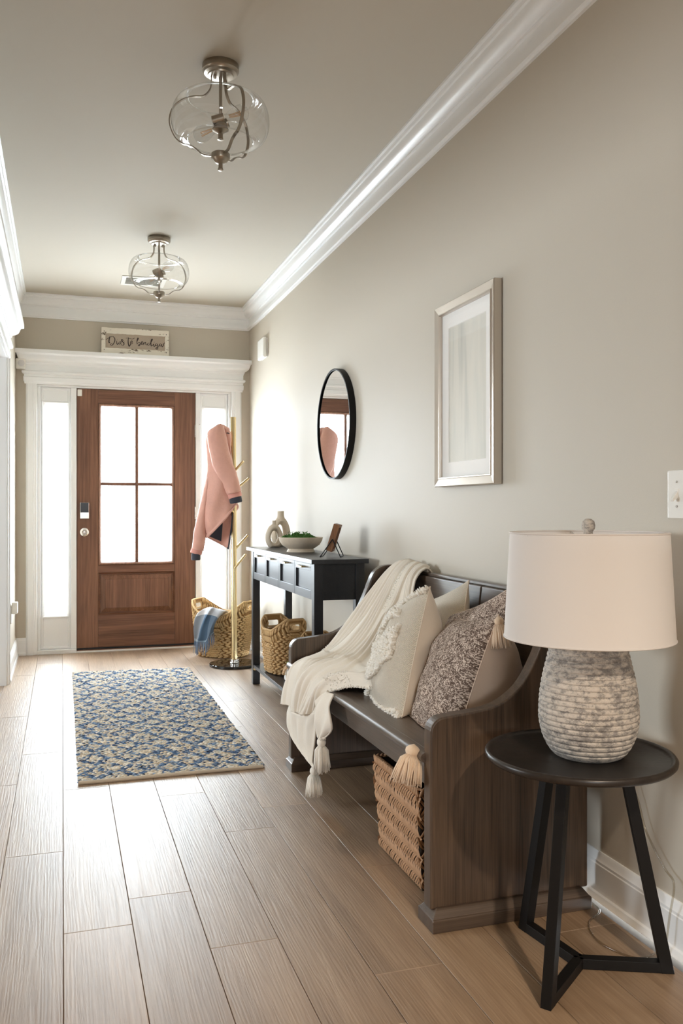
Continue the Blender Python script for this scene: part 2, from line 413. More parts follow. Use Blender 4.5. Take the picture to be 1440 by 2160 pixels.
def art_mat():
    t = NT('pale_abstract_wash'); t.b.inputs['Roughness'].default_value = .6
    v = t.coords('Object', (1, 2.2, .8)); n = t.noise(v, 3.0, 3, .5, .6); n2 = t.noise(t.coords('Object', (1, 5, .5)), 2.6, 3, .5, .3)
    a = t.ramp(n, [(.3, srgb(196, 200, 192)), (.5, srgb(216, 213, 202)), (.72, srgb(226, 220, 208))])
    b = t.ramp(n2, [(.3, srgb(140, 150, 146)), (.45, srgb(214, 211, 200)), (.7, srgb(232, 226, 214))])
    t.base(t.mix(.45, a, b)); return t.m
M['art'] = art_mat()
def distressed_mat():
    t = NT('chipped_white_paint'); t.b.inputs['Roughness'].default_value = .7
    v = t.coords('Object', (.35, 1, 1)); n = t.noise(v, 34, 5, .7)
    t.base(t.ramp(n, [(.385, srgb(96, 80, 62)), (.42, srgb(222, 216, 202))])); t.bump(n, .4, .003); return t.m
M['distress'] = distressed_mat()
M['burlap'] = fabric('greige_sign_board', srgb(178, 164, 148), 300, .15, .08)
M['ink'] = plain('sign_lettering_paint', srgb(52, 42, 40), .7)
M['filament'] = plain('amber_filament', srgb(205, 150, 70), .4)

# ------------------------------------------------------------------ room shell
XL, XR, YD, ZC = -.335, 1.46, 7.02, 2.74
PW, PL = .176, 1.217
# floor: sub-floor and single planks
fb = MB(); fb.box(-4.5, XR, -4.5, 7.14, -.06, -.013)
floor = struct('floor', fb, M['gap'])
pm = MB(); g = .0006; c_ = .001; xa, xb, ya, yb = -PW/2+g, PW/2-g, -PL/2+g, PL/2-g
pm.add([(xa,ya,-.012),(xb,ya,-.012),(xb,yb,-.012),(xa,yb,-.012),(xa,ya,-c_),(xb,ya,-c_),(xb,yb,-c_),(xa,yb,-c_),(xa+c_,ya+c_,0),(xb-c_,ya+c_,0),(xb-c_,yb-c_,0),(xa+c_,yb-c_,0)],
       [(0,3,2,1),(0,1,5,4),(1,2,6,5),(2,3,7,6),(3,0,4,7),(4,5,9,8),(5,6,10,9),(6,7,11,10),(7,4,8,11),(8,9,10,11)])
OFF = {-1: 2.954, 0: 2.378, 1: 2.535, 2: 2.186, 3: 2.958, 4: 1.942, 5: 2.533, 6: 2.31, 7: 1.99, -2: 2.51, -3: 2.05, -4: 2.83}
first = None
for k in range(-4, 8):
    y0 = OFF[k]
    while y0 > -1.2: y0 -= PL
    y = y0
    while y < 7.03:
        if first is None:
            first = obj('plank', pm, M['plank'], floor); o = first
        else:
            o = first.copy(); COL.objects.link(o)
        o.location = (.003+PW*k+PW/2, y+PL/2, 0); y += PL
fr2 = MB(); fr2.box(-4.5, -.71, -4.5, 7.1, -.012, -.0005); fr2.box(-.71, XR, -4.5, -1.4, -.012, -.0005)
struct('room_flooring', fr2, M['plank'], floor)
cb = MB(); cb.box(-4.6, XR+.12, -4.6, 7.2, ZC, ZC+.1); struct('ceiling', cb, M['ceil'])
wb = MB(); wb.box(XR, XR+.12, -4.6, 7.2, 0, ZC); struct('wall_right', wb, M['wall'])
# entrance wall with the opening of the door unit
OX0, OX1, OZ = -.18, 1.312, 2.062
wb = MB(); wb.box(-4.6, OX0, YD, YD+.14, 0, ZC); wb.box(OX1, XR, YD, YD+.14, 0, ZC); wb.box(OX0, OX1, YD, YD+.14, OZ, ZC); struct('wall_entrance', wb, M['wall'])
LY0, LY1 = 2.2, 5.855       # cased opening in the left wall
wb = MB(); wb.box(XL-.115, XL, LY1, YD, 0, ZC); wb.box(XL-.115, XL, LY0, LY1, 2.075, ZC); wb.box(XL-.115, XL, .2, LY0, 0, ZC); struct('wall_left', wb, M['wall'])
# far walls of the open room beside and behind the hall, with unseen windows added and sized to light it
wb = MB(); X = -4.6
for a, b in ((-4.6, 3.1), (4.8, 7.16)): wb.box(X, X+.1, a, b, 0, ZC)
for a, b in ((3.1, 4.8),): wb.box(X, X+.1, a, b, 0, .9); wb.box(X, X+.1, a, b, 2.1, ZC)
struct('wall_far_left', wb, M['wall'])
wb = MB(); wb.box(-4.5, -1.1, -4.6, -4.5, 0, ZC); wb.box(-.1, XR, -4.6, -4.5, 0, ZC); wb.box(-1.1, -.1, -4.6, -4.5, 0, 1.1); wb.box(-1.1, -.1, -4.6, -4.5, 2.0, ZC)
struct('wall_rear', wb, M['wall'])

# crown moulding
def arc(p, q, bulge, n=6):
    (a, b), (c, d) = p, q; out = []
    for i in range(1, n):
        t = i/n; s = math.sin(PI*t)*bulge; dx, dz = c-a, d-b; L = math.hypot(dx, dz)
        out.append((a+dx*t-dz/L*s, b+dz*t+dx/L*s))
    return out
CROWN = [(0, 2.566), (.011, 2.566), (.013, 2.573), (.022, 2.576), (.022, 2.600), (.009, 2.602), (.009, 2.652), (.020, 2.654), (.020, 2.662), (.027, 2.664)] + arc((.027, 2.664), (.056, 2.710), -.010) + [(.056, 2.710), (.064, 2.712), (.066, 2.718), (.066, 2.727), (.077, 2.729), (.077, ZC-.0005), (0, ZC-.0005)]
def run(mb, prof, axis, a, b, wall, sgn, mi=0):
    """profile (distance from wall, z) swept from a to b; the wall stands at coordinate wall of the other axis"""
    if axis == 'y': P = [[(wall+sgn*d, t, z) for d, z in prof] for t in (a, b)]
    else: P = [[(t, wall+sgn*d, z) for d, z in prof] for t in (a, b)]
    n0 = len(mb.v); mb.grid(P, closev=True, mi=mi); n = len(prof)
    mb.f.append(tuple(n0+i for i in range(n))); mb.f.append(tuple(n0+n+i for i in reversed(range(n)))); mb.mi += [mi, mi]
def moulding(name, prof, axis, a, b, wall, sgn, parent=None):
    mb = MB(); run(mb, prof, axis, a, b, wall, sgn); return struct(name, mb, M['trim'], parent, smooth=True, angle=25)
moulding('trim_1', CROWN, 'y', -4.5, YD, XR, -1)
moulding('trim_2', CROWN, 'x', XL, XR, YD, -1)
moulding('trim_3', CROWN, 'y', .2, YD, XL, 1)
BASE = [(0, 0), (.024, 0), (.024, .006), (.02, .018), (.015, .022), (.015, .098), (.013, .101), (.013, .108), (.009, .114), (.007, .126), (.004, .132), (0, .132)]
moulding('baseboard_right', BASE, 'y', -4.5, YD, XR, -1)
mb = MB(); run(mb, BASE, 'x', XL, -.262, YD, -1); run(mb, BASE, 'x', 1.392, XR, YD, -1); struct('baseboard_entrance', mb, M['trim'], smooth=True, angle=25)
mb = MB(); run(mb, BASE, 'y', 5.95, YD, XL, 1); struct('baseboard_left', mb, M['trim'], smooth=True, angle=25)

# ------------------------------------------------------------------ entrance: casing and entablature
CASE = [(0, 0), (0, .012), (.012, .02), (.05, .022), (.053, .017), (.062, .017), (.066, .013), (.078, .011), (.082, .006), (.082, 0)]
def casing_leg(mb, x_out, x_in, y, z0, z1):
    sgn = 1 if x_in > x_out else -1; wd = abs(x_in-x_out)/.082
    P = [[(x_out+sgn*d*wd, y-h, z) for d, h in CASE] for z in (z0, z1)]
    n0 = len(mb.v); mb.grid(P, closev=True); n = len(CASE)
    mb.f.append(tuple(n0+i for i in range(n))); mb.f.append(tuple(n0+n+i for i in reversed(range(n)))); mb.mi += [0, 0]
def cap_profile(o=0):
    return [(0, 2.20)] + [(.022, 2.20), (.022, 2.206), (.028, 2.212), (.030, 2.222), (.036, 2.226)] + arc((.036, 2.226), (.078, 2.272), -.010) + [(.078, 2.272), (.084, 2.278), (.095, 2.280), (.100, 2.285), (.100, 2.312), (0, 2.312)]
def entablature(pre, axis, a, b, wall, sgn, num, endA=True, endB=True):
    """casing head, bead, frieze and stepped cap over an opening (a..b along the axis)"""
    def blk(mb, prof, ext):
        # sweep with returned (mitred) ends
        for e0, e1 in ((a, b),):
            P = []
            for d, z in prof:
                k = d*ext
                if axis == 'x': P.append([(e0-k, wall, z), (e0-k, wall+sgn*d, z), (e1+k, wall+sgn*d, z), (e1+k, wall, z)])
                else: P.append([(wall, e0-k, z), (wall+sgn*d, e0-k, z), (wall+sgn*d, e1+k, z), (wall, e1+k, z)])
            mb.grid(P)
    mb = MB(); blk(mb, [(0, 2.062), (.012, 2.062), (.014, 2.075), (.020, 2.08), (.022, 2.112), (.017, 2.118), (.017, 2.135), (.030, 2.139), (.036, 2.145), (.036, 2.155), (.030, 2.16), (.018, 2.162), (.018, 2.2), (0, 2.2)], .8)
    struct('trim_%d' % num, mb, M['trim'], smooth=True, angle=25)
    mb = MB(); blk(mb, cap_profile(), .8); struct('trim_%d' % (num+1), mb, M['trim'], smooth=True, angle=25)
entablature('door', 'x', -.262, 1.392, YD, -1, 4)
mb = MB(); casing_leg(mb, -.262, OX0, YD, 0, 2.062); casing_leg(mb, 1.392, OX1-.002, YD, 0, 2.062); struct('trim_6', mb, M['trim'], smooth=True, angle=25)
entablature('opening', 'y', LY0-.09, LY1+.092, XL, 1, 7)
mb = MB()
P = [[(XL+h, LY1+.092-d*1.1, z) for d, h in CASE] for z in (0, 2.062)]; mb.grid(P, closev=True)
P = [[(XL+h, LY0-.092+d*1.1, z) for d, h in CASE] for z in (0, 2.062)]; mb.grid(P, closev=True)
mb.box(XL-.118, XL+.002, LY1-.016, LY1+.001, 0, 2.062); mb.box(XL-.118, XL+.002, LY0, LY0+.016, 0, 2.062); mb.box(XL-.118, XL+.002, LY0, LY1, 2.06, 2.076)
struct('trim_9', mb, M['trim'], smooth=True, angle=25)

# door frame: jambs, mullions, head and sill
FY0, FY1 = 7.028, 7.15
mb = MB()
for a, b in ((OX0, -.156), (.064, .106), (1.024, 1.060), (1.288, OX1)): mb.box(a, b, FY0, FY1, .031, 2.0455)
mb.box(OX0, OX1, FY0, FY1, 2.046, 2.062)
mb.box(OX0, .106, 7.0, FY1, 0, .03); mb.box(1.024, OX1, 7.0, FY1, 0, .03); mb.box(.106, 1.024, 7.0, FY1, 0, .014)
for a, b in ((.100, .128), (1.002, 1.03)): mb.box(a, b, 7.0925, 7.12, .0, 2.05)
mb.box(.1, 1.03, 7.0925, 7.12, 2.026, 2.05); mb.box(.1, 1.03, 7.0925, 7.12, 0, .05)  # stops added behind the door edges to block light leaks
struct('trim_10', mb, M['trim'], bevel=.002)
# sidelight windows
def sidelight(num, x0, x1, gx0, gx1, gz0, gz1):
    root = bpy.data.objects.new('window_%d' % num, None); COL.objects.link(root); root.location = (x0, 7.05, 0); root['kind'] = 'structure'; ORG[root.as_pointer()] = (x0, 7.05, 0)
    mb = MB(); y0, y1 = 7.056, 7.10
    mb.box(x0, gx0-.006, y0, y1, .03, 2.046); mb.box(gx1+.006, x1, y0, y1, .03, 2.046); mb.box(gx0-.006, gx1+.006, y0, y1, .03, gz0-.006); mb.box(gx0-.006, gx1+.006, y0, y1, gz1+.006, 2.046)
    mb2 = MB(); ring_frame(mb2, x0+.004, x1-.004, .034, 2.042, [(0, 0), (0, .008), (.012, .008), (.018, 0)], y0)
    ring_frame(mb2, gx0-.026, gx1+.026, gz0-.026, gz1+.026, [(0, 0), (.003, .010), (.012, .012), (.02, .006), (.026, .002), (.027, -.02)], y0)
    obj('window_frame', mb, M['trim'], root, bevel=.001); obj('glazing_bead', mb2, M['trim'], root)
    mb = MB().box(gx0-.004, gx1+.004, 7.076, 7.082, gz0-.004, gz1+.004); obj('pane', mb, M['pane'], root)
sidelight(1, -.156, .064, -.127, .034, .295, 1.914)
sidelight(2, 1.060, 1.288, 1.090, 1.258, .295, 1.914)
# front door
DY = 7.046
door = bpy.data.objects.new('door_1', None); COL.objects.link(door); door.location = (.56, DY, .03); door['kind'] = 'structure'; ORG[door.as_pointer()] = (.56, DY, .03)
DX0, DX1, DZ0, DZ1 = .1085, 1.0215, .030, 2.044
GX0, GX1, GZ0, GZ1 = .292, .834, .692, 1.917
S0, S1 = .268, .858
for a, b in ((DX0, S0), (S1, DX1)): obj('stile', MB().box(a, b, DY, DY+.045, DZ0, DZ1), M['doorZ'], door, bevel=.0012)
for a, b in ((1.936, DZ1), (.612, .670), (DZ0, .282)):
    obj('rail', MB().box(S0+.0006, S1-.0006, DY+.0006, DY+.045, a, b), M['doorX'], door, bevel=.0012)
mb = MB(); ring_frame(mb, S0, S1, .670, 1.936, [(0, -.006), (.003, .004), (.010, .006), (.016, .002), (.022, -.004), (.024, -.012), (.024, -.04)], DY); obj('glazing_moulding', mb, M['doorZ'], door)
mb = MB(); ring_frame(mb, S0, S1, .282, .612, [(0, 0), (.002, -.006), (.007, -.013), (.011, -.020), (.02, -.020)], DY); obj('panel_moulding', mb, M['doorX'], door)
mb = MB(); ring_frame(mb, S0+.018, S1-.018, .300, .594, [(0, -.020), (.003, -.016), (.033, -.003), (.035, .0005), (.04, .0005)], DY); q = .058
mb.add([(S0+q, DY-.0005, .300+.04), (S1-q, DY-.0005, .34), (S1-q, DY-.0005, .594-.04), (S0+q, DY-.0005, .554)], [(0,1,2,3)]); obj('raised_panel', mb, M['doorZ'], door)
mxm, mzm = .562, 1.306
obj('muntin', MB().box(mxm-.0125, mxm+.0125, DY+.004, DY+.03, GZ0, GZ1), M['doorZ'], door, bevel=.004)
obj('muntin', MB().box(GX0, GX1, DY+.005, DY+.03, mzm-.0125, mzm+.0125), M['doorX'], door, bevel=.004)
for a, b in ((GX0-.004, mxm-.010), (mxm+.010, GX1+.004)):
    for c, d in ((GZ0-.004, mzm-.010), (mzm+.010, GZ1+.004)): obj('pane', MB().box(a, b, DY+.016, DY+.021, c, d), M['pane'], door)
mb = MB().lathe([(.033, 0), (.033, -.006), (.026, -.010), (.012, -.014), (.011, -.030), (.020, -.036), (.0275, -.046), (.0275, -.058), (.02, -.064), (.013, -.063), (.012, -.066), (.004, -.067), (0, -.067)], (.165, DY, .93), 28, 'y')
obj('knob', mb, M['chrome'], door, smooth=True)
mb = MB().box(.132, .199, DY-.022, DY, 1.035, 1.160); kp = obj('deadbolt_housing', mb, M['chrome'], door, bevel=.003)
obj('keypad', MB().box(.1345, .1965, DY-.025, DY-.021, 1.083, 1.158), plain('keypad_face', (.03, .034, .042), .3), kp, bevel=.001)
obj('turn_plate', MB().box(.146, .192, DY-.024, DY-.021, 1.043, 1.069), M['chrome'], kp, bevel=.002)
for z in (.32, 1.08, 1.74):
    mb = MB().lathe([(.006, -.05), (.006, .05)], (1.0225, DY-.004, z), 10); mb.box(1.0225, 1.03, DY-.004, DY, z-.045, z+.045)
    if z > 1.7: mb.tube([(1.0225, DY-.004, z+.05), (1.03, DY-.012, z+.055), (1.06, DY-.016, z+.052)], .004, 6)
    obj('hinge', mb, M['chrome'], door, smooth=True)
obj('light_leak_block', MB().box(S0-.01, S1+.01, DY+.024, DY+.044, .27, .68), M['doorX'], door)  # unseen block added behind the panel to stop light leaking through
obj('sweep', MB().box(DX0, DX1, DY-.004, DY+.03, .018, .030), M['black'], door)
obj('threshold', MB().box(.106, 1.024, DY-.035, DY+.05, .0135, .0175), M['doorX'], door)
tag(obj('door_sensor', MB().box(.1125, .147, DY-.014, DY-.0005, 1.985, 2.036), M['plastic'], bevel=.004), 'small white contact sensor on the top corner of the wooden door', 'sensor')

# ------------------------------------------------------------------ ceiling lights
def ceiling_light(cx, cy):
    root = thing('ceiling_light', 'brushed nickel ceiling light with clear glass globe, the one nearer the camera, over the hall', 'ceiling light', (cx, cy, ZC), 'clear globe ceiling lights')
    c = (cx, cy, 0)
    mb = MB().lathe([(.0665, ZC-.0005), (.0675, ZC-.004), (.0675, ZC-.022), (.062, ZC-.026), (.060, ZC-.032), (.048, ZC-.036), (.046, ZC-.041), (.02, ZC-.045), (0, ZC-.045)], c, 48); obj('canopy', mb, M['nickel'], root, smooth=True)
    for a in (.6, 3.3):
        mb = MB().lathe([(.004, ZC-.055), (.006, ZC-.05), (.006, ZC-.04)], (cx+.022*math.cos(a), cy+.022*math.sin(a), 0), 10); obj('screw_nut', mb, M['nickel'], root, smooth=True)
    # squashed glass bowl, open above and below
    zm, n = 2.532, 18; prof = [(.118, 2.614), (.121, 2.6145)]
    for i in range(n+1):
        t = PI/2-PI*i/n
        r = .121+(.1795-.121)*abs(math.cos(t))**.75; z = zm+(2.613-zm if t > 0 else zm-2.462)*math.sin(t)
        prof.append((r, z))
    prof += [(.118, 2.4605)]
    mb = MB().lathe(prof, c, 64, cap=False); obj('glass_shade', mb, M['globe'], root, smooth=True, angle=0)
    for rz in (2.6145, 2.461):
        mb = MB(); mb.tube([(cx+.1195*math.cos(2*PI*k/64), cy+.1195*math.sin(2*PI*k/64), rz) for k in range(64)], .0025, 6, closed=True); obj('glass_rim', mb, M['globe'], root, smooth=True)
    path = spline([(.034, 2.70), (.034, 2.672), (.040, 2.648), (.062, 2.626), (.1, 2.6225), (.135, 2.612), (.170, 2.585), (.1855, 2.545), (.1835, 2.51), (.165, 2.470), (.140, 2.4495), (.120, 2.445), (.095, 2.434), (.068, 2.412), (.045, 2.4065), (.02, 2.4065)], 60)
    for a in (-1.30, -1.30+2*PI/3, -1.30-2*PI/3):
        mb = MB(); ca, sa = math.cos(a), math.sin(a)
        P = []
        for i, (r, z) in enumerate(path):
            d = path[min(i+1, 59)]-path[max(i-1, 0)]; d = d/np.linalg.norm(d); nr, nz = -d[1], d[0]
            P.append([(cx+(r+nr*x)*ca-y*sa, cy+(r+nr*x)*sa+y*ca, z+nz*x) for x, y in ((-.002, -.0052), (.002, -.0052), (.002, .0052), (-.002, .0052))])
        mb.grid(P, closev=True); obj('arm', mb, M['nickel'], root, smooth=True)
    mb = MB().lathe([(0, 2.417), (.030, 2.417), (.034, 2.414), (.034, 2.397), (.033, 2.394), (.026, 2.388), (.022, 2.382), (.012, 2.378), (.008, 2.376), (.008, 2.364), (.0105, 2.357), (.009, 2.353), (0, 2.352)], c, 36); obj('bottom_hub', mb, M['nickel'], root, smooth=True)
    mb = MB().lathe([(.006, 2.70), (.006, 2.49)], c, 12); mb.lathe([(0, 2.53), (.022, 2.53), (.024, 2.525), (.024, 2.512), (.03, 2.505), (.03, 2.50), (.016, 2.492), (.009, 2.488), (.009, 2.474), (.011, 2.466), (0, 2.464)], c, 24); st = obj('stem', mb, M['nickel'], root, smooth=True)
    for sg, dz, a in ((1, .014, .35), (-1, -.004, .35)):
        d = Vector((math.cos(a)*sg, math.sin(a)*sg*-1, .25 if sg > 0 else -.42)).normalized(); o_ = Vector((cx, cy, 2.525+dz))
        p0 = o_-d*.034+Vector((0, -.012*sg, 0))
        mb = MB().tube([p0, p0+d*.002, p0+d*.045, p0+d*.046], [.0135, .0175, .0175, .0165], 20); s = obj('socket', mb, M['nickel'], root, smooth=True)
        q0 = p0+d*.044; pr = [(.006, .011), (.012, .013), (.03, .022), (.05, .0295), (.068, .031), (.084, .025), (.092, .014), (.094, .003)]
        mb = MB().tube([q0+d*t for t, r in pr], [r for t, r in pr], 20); obj('bulb', mb, M['globe'], s, smooth=True)
        mb = MB(); u = d.orthogonal().normalized(); v = d.cross(u)
        for k in range(4):
            b = u*math.cos(k*PI/2)*.008+v*math.sin(k*PI/2)*.008; mb.tube([q0+d*.02+b*.6, q0+d*.066+b], .0011, 5)
        obj('filament', mb, M['filament'], s)
    return root
L1 = ceiling_light(.555, 3.185)
L2 = copy_tree(L1); L2.location = (.555, 5.32, ZC); L2.rotation_euler = (0, 0, math.radians(-21)); L2['label'] = 'brushed nickel ceiling light with clear glass globe near the front door and ceiling vent'

# ceiling vent
cv = thing('ceiling_vent', 'white louvred air vent set in the ceiling behind the far globe light', 'vent', (.553, 6.36, ZC))
mb = MB(); mb.box(.40, .706, 6.24, 6.27, ZC-.008, ZC-.0005); mb.box(.40, .706, 6.45, 6.48, ZC-.008, ZC-.0005); mb.box(.40, .43, 6.27, 6.45, ZC-.008, ZC-.0005); mb.box(.676, .706, 6.27, 6.45, ZC-.008, ZC-.0005)
obj('frame', mb, M['plastic'], cv, bevel=.002)
obj('duct_shade_sheet', MB().box(.43, .676, 6.27, 6.45, ZC-.002, ZC-.0005), M['black'], cv)  # flat black sheet stands for the shade inside the duct
for i in range(8):
    y = 6.278+i*.0215; obj('slat', MB().bar((.43, y+.008, ZC-.006), (.676, y+.008, ZC-.006), .014, (0, .75, .6), .0015), M['plastic'], cv)

# ------------------------------------------------------------------ wall pieces
sg = thing('wall_sign', 'distressed white framed sign with black script on the ledge above the front door', 'sign', (.545, 6.975, 2.312))
SX0, SX1, SZ0, SZ1, SY = .289, .802, 2.3125, 2.515, 6.975
for a, b, c, d in ((SX0, SX1, SZ1-.045, SZ1), (SX0, SX1, SZ0, SZ0+.045)):
    mb = MB(); n = 26
    P = []
    for i in range(n+1):
        x = a+(b-a)*i/n; j = random.uniform(-.0022, .0022); k = random.uniform(-.0018, .0018); zo = (d+j if d == SZ1 else d+k); zi = c+(k if d == SZ1 else 0)
        P.append([(x, SY-.016, zi), (x, SY-.016, zo), (x, SY+.004, zo), (x, SY+.004, zi)])
    mb.grid(P, closev=True); mb.f += [(0,1,2,3), (n*4+3, n*4+2, n*4+1, n*4)]; mb.mi += [0, 0]
    obj('frame_board', mb, M['distress'], sg)
for a, b in ((SX0, SX0+.03), (SX1-.03, SX1)): obj('frame_board', MB().box(a, b, SY-.0155, SY+.004, SZ0+.0455, SZ1-.0455), M['distress'], sg, bevel=.002)
obj('backing_board', MB().box(SX0+.028, SX1-.028, SY-.008, SY, SZ0+.04, SZ1-.04), M['burlap'], sg)
mb = MB()
for x in (SX0+.02, SX1-.02):
    for z in (SZ0+.03, SZ1-.03): mb.lathe([(0, -.0175), (.0032, -.017), (.0036, -.0155)], (x, SY, z), 10, 'y')
obj('nail_head', mb, M['black'], sg, kind='stuff')
STR = [([(238,265),(228,300),(220,350),(224,383),(240,378)], 15), ([(160,325),(200,302),(250,275),(295,268),(325,300),(328,345),(305,400),(275,432),(254,424),(258,402),(285,392)], 11),
 ([(362,345),(364,380),(372,410),(385,412),(408,385)], 11), ([(374,326),(377,332)], 13), ([(432,358),(408,375),(405,400),(420,410),(440,395),(440,370),(430,360),(455,366)], 10),
 ([(452,366),(480,342),(466,318),(450,332),(470,360),(500,395),(490,425),(462,428),(455,408)], 12), ([(488,385),(512,365)], 6),
 ([(532,300),(560,292),(610,305),(660,310),(685,300),(702,290)], 9), ([(582,282),(577,340),(579,390),(589,432),(600,446),(617,418),(628,392)], 14),
 ([(622,388),(650,375),(655,352),(640,345),(623,372),(627,400),(645,405),(668,380)], 10),
 ([(735,372),(756,332),(770,302),(760,290),(748,318),(742,375),(746,412)], 11), ([(746,402),(775,376),(800,380),(802,412),(782,440),(767,428),(788,410),(822,405)], 10),
 ([(822,402),(850,386),(852,362),(838,357),(824,384),(831,410),(850,412),(870,388)], 10), ([(870,374),(872,420)], 11), ([(872,405),(890,377),(906,372),(910,400),(918,420),(945,408)], 10),
 ([(988,385),(960,384),(944,404),(954,426),(980,415),(996,390)], 10), ([(996,390),(1022,350),(1036,320),(1029,308),(1015,335),(1007,395),(1016,438),(1034,432),(1060,402)], 12),
 ([(1062,395),(1062,430),(1072,448),(1100,420)], 11), ([(1069,366),(1072,372)], 13), ([(1132,400),(1108,397),(1095,418),(1104,438),(1125,426),(1136,402)], 10),
 ([(1136,402),(1141,450),(1136,488),(1118,499),(1104,486),(1120,466),(1150,442),(1176,424)], 11), ([(1207,405),(1185,399),(1169,420),(1179,441),(1200,430),(1213,404)], 10),
 ([(1213,402),(1212,435),(1225,451),(1243,432),(1250,402),(1276,370)], 11)]
mb = MB()
bx0, bx1, bz0, bz1 = SX0+.030, SX1-.030, SZ0+.045, SZ1-.045
for pts, wdt in STR:
    uv = []
    for x, y in pts:
        u = (x-155)/1120; v = (y-(205+.0536*(x-155)))/(273-.007*(x-155)); uv.append((bx0+u*(bx1-bx0), bz1-v*(bz1-bz0)))
    p = spline(uv, max(6, 5*len(uv))); n = len(p)
    R = []
    for i in range(n):
        d = p[min(i+1, n-1)]-p[max(i-1, 0)]; d = d/(np.linalg.norm(d)+1e-9); nx, nz = -d[1], d[0]
        wv = wdt*.5*.405/1000*(.78+.62*abs(d[1]))*(.55+.45*math.sin(PI*(i+.6)/(n+.2)))*1.05
        R.append([(p[i][0]+nx*wv, SY-.0088, p[i][1]+nz*wv), (p[i][0]-nx*wv, SY-.0088, p[i][1]-nz*wv)])
    mb.grid(R)
obj('lettering', mb, M['ink'], sg)

# round mirror
mr = thing('round_mirror', 'round mirror in a thin black frame hanging above the black console table', 'mirror', (1.459, 4.60, 1.578))
c = (0, 4.60, 1.578); R_ = .305
mb = MB().lathe([(R_-.010, XR-.034), (R_-.008, XR-.0365), (R_, XR-.0365), (R_, XR-.001), (R_-.010, XR-.001)], c, 96, 'x', cap=False); obj('frame', mb, M['blackmetal'], mr, smooth=True)
mb = MB().lathe([(0, XR-.0285), (R_-.009, XR-.0285)], c, 96, 'x', cap=False); obj('mirror_glass', mb, M['mirror'], mr)
# framed picture
pc = thing('framed_picture', 'tall pale abstract picture in a champagne silver frame above the bench', 'picture', (1.459, 2.97, 1.55))
py0, py1, pz0, pz1 = 2.716, 3.224, 1.195, 1.912
def ring_frame_x(mb, y0, y1, z0, z1, prof, x):
    P = [[(x-h, y0+d, z0+d), (x-h, y1-d, z0+d), (x-h, y1-d, z1-d), (x-h, y0+d, z1-d)] for d, h in prof]; mb.grid(P, closev=True)
mb = MB(); ring_frame_x(mb, py0, py1, pz0, pz1, [(0, .002), (0, .030), (.003, .033), (.030, .027), (.032, .030), (.036, .030), (.038, .022), (.038, .012)], XR); obj('frame', mb, M['silver'], pc)
mb = MB(); d = .036; ring_frame_x(mb, py0+d, py1-d, pz0+d, pz1-d, [(0, .014), (.058, .014), (.060, .0115)], XR); obj('mat_board', mb, M['mat'], pc)
d = .094; mb = MB().box(XR-.0115, XR-.009, py0+d, py1-d, pz0+d, pz1-d); obj('print', mb, M['art'], pc, loc=(XR-.01, py0+d, pz0+d))
d = .036; mb = MB().box(XR-.019, XR-.017, py0+d, py1-d, pz0+d, pz1-d); obj('glass', mb, M['glass'], pc)
# switch plate
sw = thing('light_switch', 'white double toggle switch plate on the wall at the right edge behind the lamp', 'switch', (1.459, 1.781, 1.143))
mb = MB(); y0, y1, z0, z1 = 1.722, 1.840, 1.0825, 1.2035; mb.box(XR-.006, XR-.0005, y0, y1, z0, z1); obj('plate', mb, M['plastic'], sw, bevel=.004, seg=3)
for y in (1.758, 1.804):
    mb = MB().prism([(XR-.005, 1.155), (XR-.012, 1.145), (XR-.022, 1.131), (XR-.020, 1.125), (XR-.005, 1.136)], y-.005, y+.005, 'xz'); mb.box(XR-.0075, XR-.005, y-.0065, y+.0065, 1.13, 1.157); obj('toggle', mb, M['plastic'], sw, bevel=.0008)
    for z in (1.113, 1.174): obj('screw', MB().lathe([(.0033, -.0068), (.003, -.0075), (0, -.0078)], (XR, y, z), 10, 'x'), M['chrome'], sw)
# alarm box on the right wall
al = thing('alarm_box', 'white rounded alarm siren box high on the right wall near the entrance', 'alarm', (1.459, 6.42, 2.31))
obj('back_plate', MB().box(XR-.010, XR-.0005, 6.335, 6.525, 2.245, 2.388), M['plastic'], al, bevel=.004); obj('cover', MB().box(XR-.040, XR-.010, 6.33, 6.53, 2.24, 2.393), M['plastic'], al, bevel=.012, seg=4)
# motion sensor
ms = thing('motion_sensor', 'small white motion sensor in the wall corner beside the door cap', 'sensor', (-.312, 6.99, 2.205))
obj('housing', MB().box(-.334, -.262, 6.955, 7.0195, 2.165, 2.243), M['plastic'], ms, bevel=.01, seg=3); obj('lens', MB().lathe([(0, -.003), (.022, -.0025), (.025, 0)], (-.292, 6.955, 2.206), 24, 'y'), plain('sensor_lens', srgb(214, 213, 214), .5), ms, smooth=True)
# outlet with plug-in
ou = thing('wall_outlet', 'white wall outlet holding a plug-in night light low on the left wall', 'outlet', (XL, 6.37, .385))
obj('plate', MB().box(XL+.0005, XL+.006, 6.335, 6.405, .325, .445), M['plastic'], ou, bevel=.002); obj('night_light', MB().box(XL+.007, XL+.044, 6.345, 6.42, .39, .47), M['plastic'], ou, bevel=.006, seg=3)

